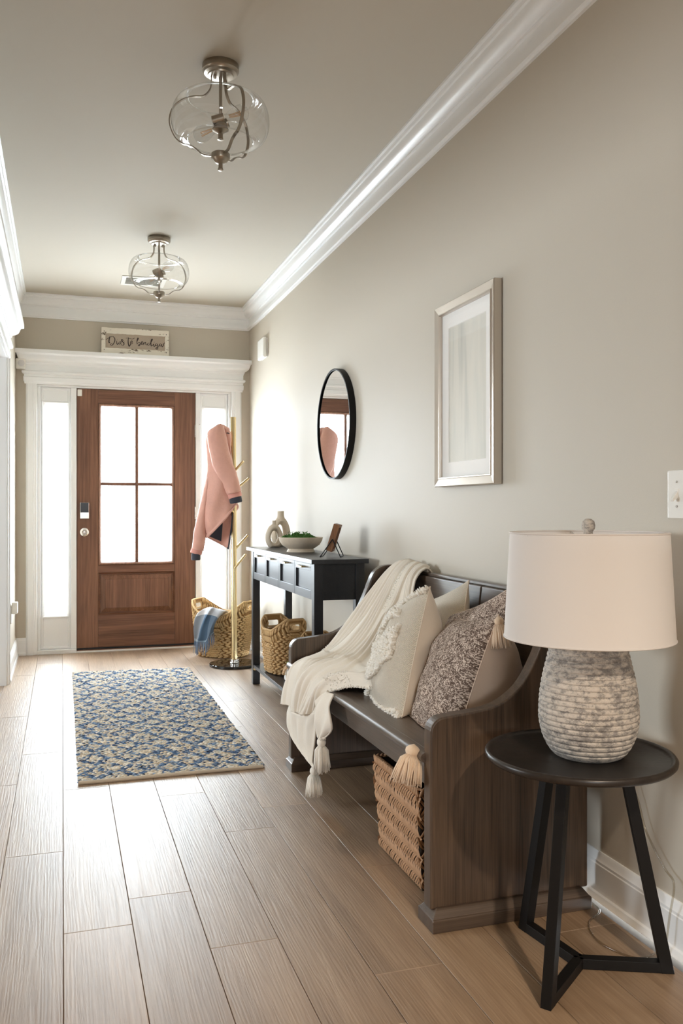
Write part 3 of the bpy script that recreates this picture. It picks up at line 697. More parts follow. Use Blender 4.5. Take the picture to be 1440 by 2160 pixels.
# ------------------------------------------------------------------ console table
ct = thing('console_table', 'black four-drawer console table with lower shelf standing against the right wall', 'table', (1.26, 4.70, 0))
obj('tabletop', MB().box(1.12, 1.407, 3.95, 5.48, .846, .868), M['console'], ct, bevel=.002)
for x in (1.147, 1.357):
    for y in (4.0, 5.40):
        f0 = x; obj('leg', MB().box(f0, f0+.045, y, y+.045, .003, .846), M['console'], ct, bevel=.0015)
        obj('foot_glide', MB().lathe([(.012, 0), (.012, .004)], (f0+.022, y+.022, 0), 12), M['black'], ct)
obj('back_rail', MB().box(1.380, 1.398, 4.045, 5.40, .668, .846), M['console'], ct)
for y in (4.008, 5.412): obj('side_panel', MB().box(1.192, 1.357, y, y+.02, .668, .846), M['console'], ct, bevel=.001)
for i in range(4):
    y0 = 4.048+i*.3385; y1 = y0+.3355; fx = 1.150
    mb = MB(); rz0, rz1, m = .712, .806, .028
    mb.box(fx, fx+.018, y0, y0+m, .669, .843); mb.box(fx, fx+.018, y1-m, y1, .669, .843); mb.box(fx, fx+.018, y0+m, y1-m, .669, rz0); mb.box(fx, fx+.018, y0+m, y1-m, rz1, .843)
    mb.box(fx+.010, fx+.016, y0+m, y1-m, rz0, rz1)
    dr = obj('drawer', mb, M['console'], ct, bevel=.0012)
    yc = (y0+y1)/2
    mb = MB(); mb.box(fx-.022, fx-.017, yc-.05, yc+.05, .818, .826)
    for s in (-.045, .045): mb.box(fx-.018, fx, yc+s-.003, yc+s+.003, .818, .826)
    obj('pull', mb, M['brass'], dr, bevel=.001)
obj('drawer_floor', MB().box(1.168, 1.380, 4.045, 5.40, .674, .682), M['console'], ct)
obj('shelf', MB().box(1.150, 1.402, 4.015, 5.43, .106, .126), M['console'], ct, bevel=.002)
obj('bracket', MB().lathe([(.008, -.004), (.010, 0), (.006, .004), (0, .005)], (1.158, 5.395, .098), 12, 'y'), M['brass'], ct)

# ------------------------------------------------------------------ woven baskets
def basket(name, label, loc, rx, ry, h_low, h_high, rot, mat, taper=.8, rows=15, pw=.030, ex=3.2, group=None, hole=(.055, .026), band=.075, fall=2.2):
    """oblong basket of plaited rows; the ends along local y rise and carry a hand hole"""
    root = thing(name, label, 'basket', loc, group)
    cr, sr = math.cos(rot), math.sin(rot)
    def W_(x, y, z): return (loc[0]+x*cr-y*sr, loc[1]+x*sr+y*cr, loc[2]+z)
    def plan(a, k):
        c, s = math.cos(a), math.sin(a); r = (abs(c)**ex+abs(s)**ex)**(-1/ex); return rx*k*c*r, ry*k*s*r
    def rim(a): return h_low+(h_high-h_low)*min(1, max(0, abs(math.sin(a))**fall*1.45-.12))
    def k_at(z): return taper+(1-taper)*min(1, z/h_low)**.75 if z < h_low else 1+.05*(z-h_low)/max(.01, h_high-h_low)
    hz = h_high-.024
    def in_hole(x, y, z): return abs(x) < hole[0]*1.05 and abs(y) > ry*.6 and abs(z-(hz-hole[1])) < hole[1]
    NA = 96; NZ = 22; inner = MB()
    P = []
    for i in range(NZ+1):
        row = []
        for j in range(NA):
            a = 2*PI*j/NA; z = .004+(rim(a)-.004)*i/NZ; x, y = plan(a, k_at(z)*.955); row.append((x, y, z))
        P.append(row)
    vs = [W_(*p) for r in P for p in r]; fs = []
    for i in range(NZ):
        for j in range(NA):
            j2 = (j+1) % NA; q = [P[i][j], P[i][j2], P[i+1][j2], P[i+1][j]]
            cx_, cy_, cz_ = (sum(t[k] for t in q)/4 for k in range(3))
            if in_hole(cx_, cy_, cz_): continue
            fs.append((i*NA+j, i*NA+j2, (i+1)*NA+j2, (i+1)*NA+j))
    n0 = len(vs); fs.append(tuple(reversed(range(NA)))); inner.add(vs, fs)
    obj('liner', inner, M['strawin'], root, solid=.006)
    body = MB(); per = 0; dz = (h_low-band*.4)/rows
    for i in range(rows+2):
        z = .012+dz*i
        k = k_at(z); n = int(2*PI*math.sqrt((rx*rx+ry*ry)/2)*k*1.12/pw)
        for j in range(n):
            a0 = 2*PI*(j+(i % 2)*.5)/n
            # constant arc spacing, by small correction
            a = a0+.22*math.sin(4*a0)*-.5
            if z > rim(a)-band: continue
            x, y = plan(a, k); x2, y2 = plan(a+.02, k); t = Vector((x2-x, y2-y, 0)).normalized()
            nr = Vector((t.y, -t.x, 0))
            T = Vector((t.x*cr-t.y*sr, t.x*sr+t.y*cr, (-.34 if i % 2 else .34)+random.uniform(-.08, .08))); Nn = Vector((nr.x*cr-nr.y*sr, nr.x*sr+nr.y*cr, 0))
            body.puff(W_(x*1.0, y*1.0, z+random.uniform(-.002, .002)), T, Nn, pw*.64, dz*.56, .0095+random.uniform(-.001, .002))
    obj('woven_side', body, mat, root, smooth=True, angle=0, kind='stuff')
    bd = MB(); n = int(2*PI*math.sqrt((rx*rx+ry*ry)/2)*1.12/.017)
    for j in range(n):
        a = 2*PI*j/n; a += .22*math.sin(4*a)*-.5; top = rim(a); lo = top-band
        m = 2
        for q in range(m):
            z = lo+(top-lo)*(q+.5)/m; x, y = plan(a, k_at(z))
            if in_hole(x, y, z) or in_hole(x, y, z+.012) or in_hole(x, y, z-.012): 
                continue
            x2, y2 = plan(a+.02, k_at(z)); t = Vector((x2-x, y2-y, 0)).normalized(); nr = Vector((t.y, -t.x, 0))
            lean = (.45 if q else -.45); T = Vector(((t.x*cr-t.y*sr)*lean, (t.x*sr+t.y*cr)*lean, 1)); Nn = Vector((nr.x*cr-nr.y*sr, nr.x*sr+nr.y*cr, 0))
            bd.puff(W_(x, y, z), T, Nn, band/m*.62, .0088, .0075)
            bd.puff(W_(x*.93, y*.93, z), T, Nn, band/m*.62, .0088, .006)
    obj('rim_band', bd, mat, root, smooth=True, angle=0, kind='stuff')
    rimt = MB(); pts = []
    for j in range(120):
        a = 2*PI*j/120; x, y = plan(a, k_at(rim(a))*.985); pts.append(W_(x, y, rim(a)))
    rimt.tube(pts, .0075, 7, closed=True); obj('rim_cord', rimt, mat, root, smooth=True)
    # rolled edges of the hand holes
    for s in (1, -1):
        hh = MB(); pts = []
        for q in range(28):
            b = 2*PI*q/28; x = hole[0]*math.copysign(abs(math.cos(b))**.45, math.cos(b)); z = hz-hole[1]+hole[1]*math.copysign(abs(math.sin(b))**.45, math.sin(b))
            aa = math.atan2(1, x/ry*1.0); X, Y = plan(math.atan2(s*ry, x/rx*ry*.98), k_at(z)*.985); pts.append(W_(x, Y, z))
        hh.tube(pts, .006, 6, closed=True); obj('handle_edge', hh, mat, root, smooth=True)
    return root
basket('wicker_basket', 'tall woven basket with hand holes at the far end of the console shelf', (1.268, 5.095, .127), .108, .138, .262, .330, math.radians(14), M['straw2'], group='woven baskets on the console shelf', hole=(.042, .022), rows=17, pw=.026, taper=.8)
basket('wicker_basket', 'woven basket on the console shelf mostly hidden behind the bench arm', (1.276, 4.255, .127), .112, .148, .262, .332, math.radians(3), M['straw2'], group='woven baskets on the console shelf', hole=(.042, .022), rows=17, pw=.026, taper=.8)
LB = (1.168, 6.575, 0)
basket('laundry_basket', 'large woven basket with a blue throw over its rim beside the front door', LB, .182, .222, .315, .418, math.radians(52), M['straw'], taper=.8, rows=18, pw=.036, ex=2.7, hole=(.055, .021), band=.085)

# blue plaid throw hanging over the basket rim
G = [[(1.10, 6.52, .30), (1.13, 6.55, .29), (1.18, 6.58, .29), (1.22, 6.58, .29)],
     [(1.03, 6.44, .355), (1.07, 6.44, .36), (1.13, 6.47, .345), (1.19, 6.50, .335)],
     [(.965, 6.425, .352), (1.025, 6.375, .385), (1.08, 6.355, .375), (1.135, 6.365, .350)],
     [(.942, 6.445, .31), (.99, 6.355, .33), (1.035, 6.325, .325), (1.085, 6.320, .305)],
     [(.932, 6.45, .25), (.965, 6.375, .24), (1.005, 6.315, .245), (1.062, 6.310, .262)],
     [(.928, 6.45, .19), (.958, 6.395, .17), (1.0, 6.325, .18), (1.052, 6.320, .228)],
     [(.928, 6.45, .132), (.952, 6.41, .135), (.992, 6.345, .140), (1.048, 6.335, .205)]]
S = bicubic(G, 44, 40); uvl = []
for i in range(44):
    for j in range(40):
        u, v = j/39, i/43
        S[i, j, 1] -= .010*math.sin(u*15+v*3)*min(1, v*3); S[i, j, 0] += .008*math.cos(u*13+v*5)*min(1, v*3); uvl.append((u, v))
bt = thing('blue_throw', 'blue and grey plaid fringed throw hanging out of the large basket by the door', 'blanket', (1.0, 6.4, .13))
mb = MB(); mb.grid([[tuple(p) for p in r] for r in S]); obj('cloth', mb, M['plaid'], bt, smooth=True, angle=0, solid=.006, uv=uvl)
mb = MB()
for k in range(40):
    j = min(39, k); p = Vector(S[43, j]); L = random.uniform(.07, .10); q = Vector((random.uniform(-.008, .008), random.uniform(-.012, .0), 0))
    mb.tube([p, p+q*.5+Vector((0, -.004, -L*.4)), p+q+Vector((0, -.002, -L))], [.0028, .0026, .0014], 5)
obj('fringe', mb, M['fringe'], bt, smooth=True, kind='stuff')

# ------------------------------------------------------------------ coat rack and jacket
PX, PY = 1.158, 6.11
cr_root = thing('coat_rack', 'slim brass coat rack on a round black base in front of the right sidelight', 'coat rack', (PX, PY, 0))
obj('base', MB().lathe([(0, 0), (.172, 0), (.176, .003), (.176, .016), (.172, .020), (0, .020)], (PX+.005, PY, 0), 72), M['blackgloss'], cr_root, smooth=True)
obj('collar', MB().lathe([(.034, .0195), (.035, .024), (.030, .028), (.030, .034), (.033, .037), (.033, .045), (.024, .049)], (PX+.005, PY, 0), 36), M['chrome'], cr_root, smooth=True)
mb = MB().tube([(PX+.005, PY, .045), (PX-.004, PY, 1.757), (PX-.004, PY, 1.761)], [.0205, .0205, .018], 32); obj('pole', mb, M['brass'], cr_root, smooth=True)
PEGS = [((1.160, 6.10, 1.375), (1.221, 6.07, 1.449)), ((1.158, 6.12, 1.235), (1.268, 6.11, 1.330)), ((1.160, 6.11, .815), (1.258, 6.10, .924)), ((1.162, 6.095, .69), (1.226, 6.02, .792)), ((1.155, 6.10, 1.085), (1.118, 6.045, 1.125)), ((1.150, 6.11, 1.53), (1.075, 6.10, 1.60)), ((1.158, 6.12, .97), (1.118, 6.19, 1.06))]
for a, b in PEGS:
    mb = MB().tube([a, (Vector(a)*.03+Vector(b)*.97), b], [.0085, .0085, .0075], 14); obj('peg', mb, M['brass'], cr_root, smooth=True)

jk = thing('pink_jacket', 'pink hooded jacket with charcoal lining hanging on the brass coat rack', 'jacket', (1.06, 6.08, .80))
def sheet(rows, ybase, bulge, n=34, m=22, wr=.006, seed=0, tilt=None):
    """cloth between a left and a right outline (x, z); bulges towards -y when bulge > 0"""
    Lr = spline([r[0] for r in rows], n); Rr = spline([r[1] for r in rows], n); P = []
    for i in range(n):
        row = []
        for j in range(m):
            t = j/(m-1); p = Lr[i]*(1-t)+Rr[i]*t; s = math.sin(PI*t)**.6
            y = ybase-bulge*s-wr*(math.sin(t*9+i*.22+seed)+.7*math.sin(t*5-i*.35+seed*2))*s
            if tilt: y += tilt(i/(n-1), t)
            row.append((p[0], y, p[1]))
        P.append(row)
    return P
near = [((1.00, 1.655), (1.075, 1.69)), ((.957, 1.60), (1.11, 1.60)), ((.960, 1.50), (1.135, 1.50)), ((.964, 1.40), (1.155, 1.40)), ((.956, 1.31), (1.172, 1.30)), ((.946, 1.20), (1.182, 1.245)), ((.938, 1.08), (1.183, 1.205)), ((.944, .985), (1.178, 1.178)), ((.961, .917), (1.172, 1.160))]
mb = MB(); N_ = sheet(near, 6.095, .085, 40, 26, .007); mb.grid(N_)
obj('body_front', mb, M['pink'], jk, smooth=True, angle=0, solid=.008)
# hem band of the near side
mb = MB(); pts = [N_[-1][j] for j in range(26)]; mb.tube(pts, .009, 8, flat=1.6); obj('hem_band', mb, M['pink'], jk, smooth=True)
far = [((1.00, 1.655), (1.075, 1.69)), ((.957, 1.60), (1.11, 1.60)), ((.960, 1.50), (1.128, 1.50)), ((.964, 1.40), (1.14, 1.40)), ((.956, 1.30), (1.15, 1.30)), ((.946, 1.20), (1.15, 1.20)), ((.938, 1.10), (1.146, 1.10)), ((.945, 1.0), (1.135, .97)), ((.962, .912), (1.114, .832))]
mb = MB(); F_ = sheet(far, 6.10, -.045, 40, 26, .004, 2); mb.grid(F_)
obj('body_back', mb, M['pink'], jk, smooth=True, angle=0, solid=.006)
mb = MB(); P = [[(p[0], p[1]-.006, p[2]) for p in r[1:19]] for r in F_[10:39]]; mb.grid(P); obj('lining', mb, M['lining'], jk, smooth=True, angle=0)
mb = MB(); mb.tube([(r[25][0]+.003, r[25][1]-.006, r[25][2]) for r in F_[20:40]], .005, 6); mb.box(1.108, 1.120, 6.085, 6.098, .825, .840); obj('zip', mb, M['lining'], jk, smooth=True)
mb = MB(); mb.grid(sheet([((1.155, 1.16), (1.178, 1.165)), ((1.165, 1.13), (1.201, 1.125)), ((1.16, 1.08), (1.170, 1.075))], 6.15, .006, 14, 8, .002)); obj('side_flap', mb, M['pink'], jk, smooth=True, angle=0, solid=.006)
def sleeve(Lp, Rp, y, dy, n=40, m=24, wr=.012, seed=0):
    L_ = spline(Lp, n); R_2 = spline(Rp, n); P = []
    for i in range(n):
        c = (L_[i]+R_2[i])/2; hw = (R_2[i]-L_[i])/2; yy = y[0]+(y[1]-y[0])*i/(n-1); row = []
        for j in range(m):
            a = 2*PI*j/m; wv = 1+wr*math.sin(3*a+i*.5+seed)+wr*1.4*math.sin(2*a-i*.8+seed)+wr*math.sin(5*a+i*1.1)
            row.append((c[0]+hw[0]*math.cos(a)*wv, yy-dy*math.sin(a)*wv, c[1]+hw[1]*math.cos(a)*wv))
        P.append(row)
    return P
def end_caps(mb, m):
    n = len(mb.v); mb.f.append(tuple(range(m))); mb.f.append(tuple(reversed(range(n-m, n)))); mb.mi += [0, 0]
mb = MB(); mb.grid(sleeve([(1.03, 1.70), (.968, 1.655), (.956, 1.615), (.972, 1.50), (.998, 1.402), (1.03, 1.325), (1.064, 1.268), (1.094, 1.208)], [(1.055, 1.703), (1.072, 1.690), (1.085, 1.640), (1.106, 1.54), (1.128, 1.454), (1.152, 1.385), (1.173, 1.322), (1.192, 1.236)], (6.035, 6.01), .046), closev=True); end_caps(mb, 24)
sl = obj('sleeve', mb, M['pink'], jk, smooth=True, angle=0)
def cuff(p, q, hw, ys, mats):
    mb = MB(); d = (Vector(q)-Vector(p)); m = 40; P = []
    for i, (t, k) in enumerate(((0, .92), (.15, 1.04), (.85, 1.04), (1, .94))):
        c = Vector(p)+d*t; row = []
        u = Vector((-d[1], d[0])).normalized()
        for j in range(m):
            a = 2*PI*j/m; w_ = k*(1+.05*(j % 2)); v = c+u*hw*math.cos(a)*w_; row.append((v[0], ys-.034*math.sin(a)*w_, v[1]))
        P.append(row)
    mb.grid(P, closev=True); end_caps(mb, m); return mb
obj('elastic_cuff', cuff((1.142, 1.226), (1.152, 1.190), .045, 6.012, None), M['pinkrib'], sl, smooth=True, angle=60)
obj('storm_cuff', cuff((1.150, 1.197), (1.158, 1.152), .040, 6.012, None), M['lining'], sl, smooth=True, angle=60)
mb = MB(); mb.grid(sleeve([(.958, 1.33), (.940, 1.25), (.925, 1.18), (.905, 1.089), (.890, 1.02), (.874, .945), (.860, .83)], [(.99, 1.33), (.985, 1.25), (.975, 1.15), (.966, 1.06), (.962, .98), (.957, .90), (.945, .815)], (6.10, 6.10), .04, seed=2), closev=True); end_caps(mb, 24)
sl2 = obj('sleeve', mb, M['pink'], jk, smooth=True, angle=0)
obj('elastic_cuff', cuff((.897, .828), (.888, .795), .037, 6.10, None), M['pinkrib'], sl2, smooth=True, angle=60)
obj('storm_cuff', cuff((.889, .800), (.889, .752), .029, 6.10, None), M['lining'], sl2, smooth=True, angle=60)
# hood folded over the peg
mb = MB(); mb.grid(sleeve([(1.045, 1.700), (1.06, 1.66), (1.085, 1.58), (1.108, 1.51), (1.122, 1.47)], [(1.075, 1.702), (1.118, 1.675), (1.131, 1.63), (1.130, 1.56), (1.126, 1.47)], (6.07, 6.07), .035, 26, 24, .03), closev=True); end_caps(mb, 24)
hd = obj('hood', mb, M['pink'], jk, smooth=True, angle=0)
obj('hanging_loop', MB().tube([(1.093, 6.032, 1.640), (1.104, 6.028, 1.640), (1.113, 6.034, 1.637)], .0035, 6), M['lining'], hd, smooth=True)

# ------------------------------------------------------------------ things on the console
TZ = .8685
def ring_vase(name, label, c, rx, rz, tube_in, depth, neck_h, neck_r, yaw, group, a_off=0):
    mb = MB(); n, m = 72, 20; cy_, sy_ = math.cos(yaw), math.sin(yaw)
    P = []
    for i in range(n):
        a = 2*PI*i/n; ca, sa = math.cos(a), math.sin(a)
        # outer egg and inner oval hole
        ox, oz = rx*ca*(1-.10*max(0, sa)), rz*sa; ix, iz = (rx-tube_in)*ca*.98+a_off, (rz-tube_in*1.15)*sa-.002
        if oz < -rz*.86: oz = -rz*.86-(abs(oz)-rz*.86)*.0
        cx_, cz_ = (ox+ix)/2, (oz+iz)/2; hx, hz = (ox-ix)/2, (oz-iz)/2; row = []
        for j in range(m):
            b = 2*PI*j/m; k = math.cos(b); d = depth*math.sin(b)*(1-.15*abs(k))
            x, z = cx_+hx*k, cz_+hz*k
            row.append((c[0]+x*cy_-d*sy_, c[1]+x*sy_+d*cy_, c[2]+rz*.86+z))
        P.append(row)
    mb.grid(P, closeu=True, closev=True)
    top = c[2]+rz*.86+rz
    mb.lathe([(neck_r*1.6, top-.030), (neck_r*1.25, top-.012), (neck_r*1.04, top+.004), (neck_r, top+neck_h*.5), (neck_r*1.04, top+neck_h), (neck_r*.82, top+neck_h), (neck_r*.8, top+.006), (0, top+.006)], (c[0], c[1], 0), 32)
    return tag(obj(name, mb, M['ceramic'], smooth=True, angle=60, loc=(c[0], c[1], c[2])), label, 'vase', group)
ring_vase('ring_vase', 'shorter matt beige ring vase with an oval hole on the console table', (1.256, 5.29, TZ), .058, .079, .035, .028, .022, .0125, math.radians(8), 'matt ring vases')
ring_vase('ring_vase', 'taller matt beige ring vase standing behind the shorter one on the console', (1.322, 5.385, TZ), .067, .104, .043, .028, .034, .0215, math.radians(14), 'matt ring vases', -.006)
bw = thing('moss_bowl', 'beige footed bowl filled with green moss on the console table', 'bowl', (1.272, 4.71, TZ))
mb = MB().lathe([(0, TZ), (.078, TZ), (.079, TZ+.003), (.073, TZ+.014), (.071, TZ+.018), (.082, TZ+.024), (.105, TZ+.040), (.119, TZ+.062), (.1245, TZ+.081), (.123, TZ+.083), (.120, TZ+.081), (.113, TZ+.062), (.09, TZ+.038), (0, TZ+.03)], (1.272, 4.71, 0), 72); obj('bowl', mb, M['ceramic'], bw, smooth=True)
mb = MB()
for k in range(1500):
    r = .108*math.sqrt(random.random()); a = random.random()*2*PI; h = .022*(1-(r/.112)**2)*(.7+.6*math.sin(r*60+a*3)*.5+.3); x, y = 1.272+r*math.cos(a), 4.71+r*math.sin(a)
    x -= .012; d = Vector((random.uniform(-1, 1), random.uniform(-1, 1), random.uniform(.2, 1.2)))
    mb.puff((x+.006, y, TZ+.072+h*random.uniform(.5, 1.5)), d, (0, 1, .3), random.uniform(.004, .009), .0022, .0016, n=4)
for k in range(12):
    x, y = 1.272+random.uniform(-.08, .08), 4.71+random.uniform(-.07, .07); z = TZ+.085; q = Vector((random.uniform(-.006, .006), random.uniform(-.006, .006), random.uniform(.016, .03)))
    mb.tube([(x, y, z), Vector((x, y, z))+q*.6, Vector((x, y, z))+q], .0007, 4); mb.puff(Vector((x, y, z))+q, (1, 0, 1), (0, 1, 0), .0028, .002, n=4)
obj('moss', mb, M['leaf'], bw, kind='stuff')
# small shadow-box frame on a wire stand
fs = thing('photo_easel', 'small wooden picture frame on a black wire stand, seen from behind, at the console end', 'frame', (1.27, 4.15, TZ))
yaw = math.radians(-24); tl = math.radians(17)
ex_ = Vector((math.cos(yaw), math.sin(yaw), 0)); ey_ = Vector((-math.sin(yaw), math.cos(yaw), 0)); up_ = Vector((0, 0, 1))
E_up = (up_*math.cos(tl)+ex_*math.sin(tl)); E_n = (ex_*math.cos(tl)-up_*math.sin(tl)); FO = Vector((1.242, 4.125, .904))
def fbox(mb, n0, n1, w0, w1, h0, h1):
    vs = [FO+E_n*a+ey_*b+E_up*c for c in (h0, h1) for a, b in ((n0, w0), (n1, w0), (n1, w1), (n0, w1))]
    mb.add(vs, [(0,3,2,1),(4,5,6,7),(0,1,5,4),(1,2,6,5),(2,3,7,6),(3,0,4,7)])
FWD, FH = .125, .138
mb = MB(); fbox(mb, 0, .030, 0, .012, 0, FH); fbox(mb, 0, .030, FWD-.012, FWD, 0, FH); fbox(mb, 0, .030, .012, FWD-.012, 0, .012); fbox(mb, 0, .030, .012, FWD-.012, FH-.012, FH); obj('frame', mb, M['framewood'], fs, bevel=.001)
mb = MB(); fbox(mb, .006, .012, .012, FWD-.012, .012, FH-.012); obj('backing', mb, M['framewood'], fs)
for w in (-.004, FWD+.004):
    top = FO+E_n*.017+E_up*.062+ey_*w
    f = FO+ey_*w; f.z = TZ+.0025; f -= ex_*.028
    b = FO+ey_*w+ex_*.074; b.z = TZ+.0025
    obj('stand_side', MB().tube([f, f*.03+top*.97, top, b*.03+top*.97, b], .0026, 8), M['blackmetal'], fs, smooth=True)
for off in (-.028, .074):
    a = FO+ey_*-.004+ex_*off; a.z = TZ+.0025; b = FO+ey_*(FWD+.004)+ex_*off; b.z = TZ+.0025
    obj('stand_foot', MB().tube([a, b], .0026, 8), M['blackmetal'], fs, smooth=True)

# books with bead garland on the shelf
BY0, BY1 = 4.66, 4.86; z = .1265
for i, hgt in enumerate((.0295, .0285, .029)):
    o = i*.003; b = thing('white_book', ['bottom white book of the tied stack on the console shelf', 'middle white book of the tied stack on the console shelf', 'top white book under beads and a leaf sprig on the console shelf'][i], 'book', (1.28, 4.76, z), 'white books on the shelf')
    x0, x1, y0, y1 = 1.217+o, 1.365, BY0+o, BY1-o
    mb = MB(); mb.box(x0+.002, x1, y0, y1, z, z+.003); mb.box(x0+.002, x1, y0, y1, z+hgt-.0035, z+hgt-.0005)
    mb.prism([(x0+.003, z), (x0-.002, z+.004), (x0-.003, z+hgt/2), (x0-.002, z+hgt-.004), (x0+.003, z+hgt-.0005)], y0, y1, 'xz'); obj('cover', mb, M['paper'], b, bevel=.0006)
    obj('page_block', MB().box(x0+.0035, x1-.004, y0+.003, y1-.003, z+.003, z+hgt-.0035), plain('page_edges', srgb(226, 218, 204), .8) if i == 0 else bpy.data.materials['page_edges'], b); z += hgt
bg_ = thing('bead_garland', 'wooden bead garland with a green sprig lying over the white books', 'garland', (1.22, 4.80, z))
pts = spline([(1.33, 4.80, z+.009), (1.27, 4.79, z+.009), (1.225, 4.80, z+.009), (1.206, 4.81, z-.010), (1.205, 4.835, z-.035), (1.205, 4.85, z-.05), (1.205, 4.815, z-.03), (1.206, 4.79, z-.012), (1.225, 4.77, z+.009), (1.27, 4.75, z+.009)], 22)
bd0 = None
for p in pts:
    if bd0 is None: bd0 = obj('bead', MB().lathe([(0, -.007), (.004, -.0058), (.0068, -.002), (.0068, .002), (.004, .0058), (0, .007)], tuple(p), 12), M['bead'], bg_, smooth=True, angle=0, loc=tuple(p)); q = bd0
    else: q = bd0.copy(); COL.objects.link(q)
    q.location = Vector(p)-Vector((1.22, 4.80, z)); q.rotation_euler = (random.random()*3, random.random()*3, 0)
mb = MB().tube([(1.211, 4.79, z+.001), (1.2085, 4.785, z-.03), (1.2085, 4.78, z-.06), (1.209, 4.782, z-.082)], .0028, 6); mb.tube([(1.211, 4.795, z+.001), (1.207, 4.79, z-.02), (1.206, 4.785, z-.05), (1.207, 4.775, z-.08)], .002, 6); obj('twine', mb, M['hem'], bg_, smooth=True)
for k in range(7):
    a = k*2*PI/7+.3; d = Vector((math.cos(a)*.7, math.sin(a)*.7, .75)).normalized(); p = Vector((1.236, 4.80, z+.008)); s = d.cross(Vector((0, 0, 1))).normalized(); L = .04
    rows = []
    for t, w_ in ((0, .002), (.25, .008), (.55, .009), (.85, .005), (1, .0005)):
        q = p+d*L*t+Vector((0, 0, -.012*t*t)); rows.append([q-s*w_, q+Vector((0, 0, -.002)), q+s*w_])
    mb = MB(); mb.grid(rows); obj('leaf', mb, M['leaf2'], bg_, smooth=True, angle=0, solid=.001)

# ------------------------------------------------------------------ bench
bn = thing('hall_bench', 'dark walnut hall bench with scrolled panel ends against the right wall', 'bench', (1.16, 2.86, 0))
PROF = [(.922, .05), (.922, .50)] + [(.965+.043*math.cos(t), .513+.043*math.sin(t)) for t in np.linspace(PI, PI/2, 9)[1:]]
PROF += [tuple(p) for p in spline([(.965, .556), (1.04, .563), (1.10, .571), (1.150, .592), (1.196, .630), (1.234, .690), (1.262, .752), (1.285, .808), (1.304, .837), (1.332, .855), (1.365, .862), (1.400, .862)], 44)[1:]]
PROF += [(1.400, .05)]
for y0 in (2.1075, 3.572):
    obj('end_panel', MB().prism(PROF, y0, y0+.045), M['benchZ'], bn, bevel=.005, seg=3)
    ym = y0+.0225
    fz = MB(); P = []
    for z_, e in ((0, .05), (.034, .05), (.036, .046), (.052, .034), (.056, .030)):
        P.append([(.967-e, ym-e, z_), (1.345+e, ym-e, z_), (1.345+e, ym+e, z_), (.967-e, ym+e, z_)])
    fz.grid(P, closev=True); n_ = len(fz.v); fz.f += [(0, 3, 2, 1), (n_-4, n_-3, n_-2, n_-1)]; fz.mi += [0, 0]
    obj('foot_block', fz, M['benchX'], bn, bevel=.002)
YS0, YS1 = 2.1525, 3.572
obj('seat', MB().box(.94, 1.392, YS0, YS1, .430, .455), M['benchY'], bn, bevel=.002)
mb = MB(); P = []
for y in (2.142, 3.600):
    P.append([(.922+.013*math.cos(a)*1.0, y, .4425+.0128*math.sin(a)) for a in np.linspace(PI/2, 3*PI/2, 12)]+[(.94, y, .4297), (.94, y, .4553)])
mb.grid(P, closev=True); n_ = len(P[0]); mb.f += [tuple(range(n_)), tuple(reversed(range(n_, 2*n_)))]; mb.mi += [0, 0]
obj('seat_nosing', mb, M['benchY'], bn, smooth=True)
obj('front_rail', MB().box(.943, .963, YS0, YS1, .355, .430), M['benchY'], bn, bevel=.002)
mb = MB()
def back_board(y0, y1, x0, x1, z0, z1, th):
    m = MB(); sl_ = .045
    vs = [(x+sl_*(z-.45)/.4, y, z) for z in (z0, z1) for x, y in ((x0, y0), (x0+th, y0), (x0+th, y1), (x0, y1))]
    m.add(vs, [(0,3,2,1),(4,5,6,7),(0,1,5,4),(1,2,6,5),(2,3,7,6),(3,0,4,7)]); return m
obj('back_board', back_board(2.74, YS1, 1.346, 1.346, .456, .838, .022), M['benchY'], bn, bevel=.004, seg=3)
obj('back_board', back_board(YS0, 2.733, 1.346, 1.346, .456, .838, .022), M['benchY'], bn, bevel=.004, seg=3)
obj('back_cap', back_board(YS0, YS1, 1.360, 1.36, .8385, .850, .028), M['benchY'], bn, bevel=.003)

# ------------------------------------------------------------------ tassels
def tassel_mesh(top, d, L, R, seed=0, n=70, splay=1.0):
    rnd = random.Random(seed); top = Vector(top); d = Vector(d).normalized(); u = d.orthogonal().normalized(); v = d.cross(u); mb = MB()
    hp = [(0, .001), (.06, .30), (.12, .44), (.2, .46), (.27, .38), (.30, .30)]
    mb.tube([top+d*L*t for t, r in hp], [max(.0006, r*R) for t, r in hp], 14)
    for k in range(n):
        a = rnd.random()*2*PI; r = math.sqrt(rnd.random()); o = u*math.cos(a)+v*math.sin(a); LL = L*rnd.uniform(.88, 1.05)
        w1 = rnd.uniform(-.15, .15); o2 = (o+d.cross(o)*w1).normalized()
        pts = [top+d*L*.27+o*R*.28*r, top+d*L*.40+o*R*(.25+.45*r)*.9, top+d*(L*.27+LL*.40)+o2*R*(.2+.62*r)*splay, top+d*LL+o2*R*(.15+.85*r)*splay]
        mb.tube(pts, [.0022, .003, .003, .0016], 4)
    return mb

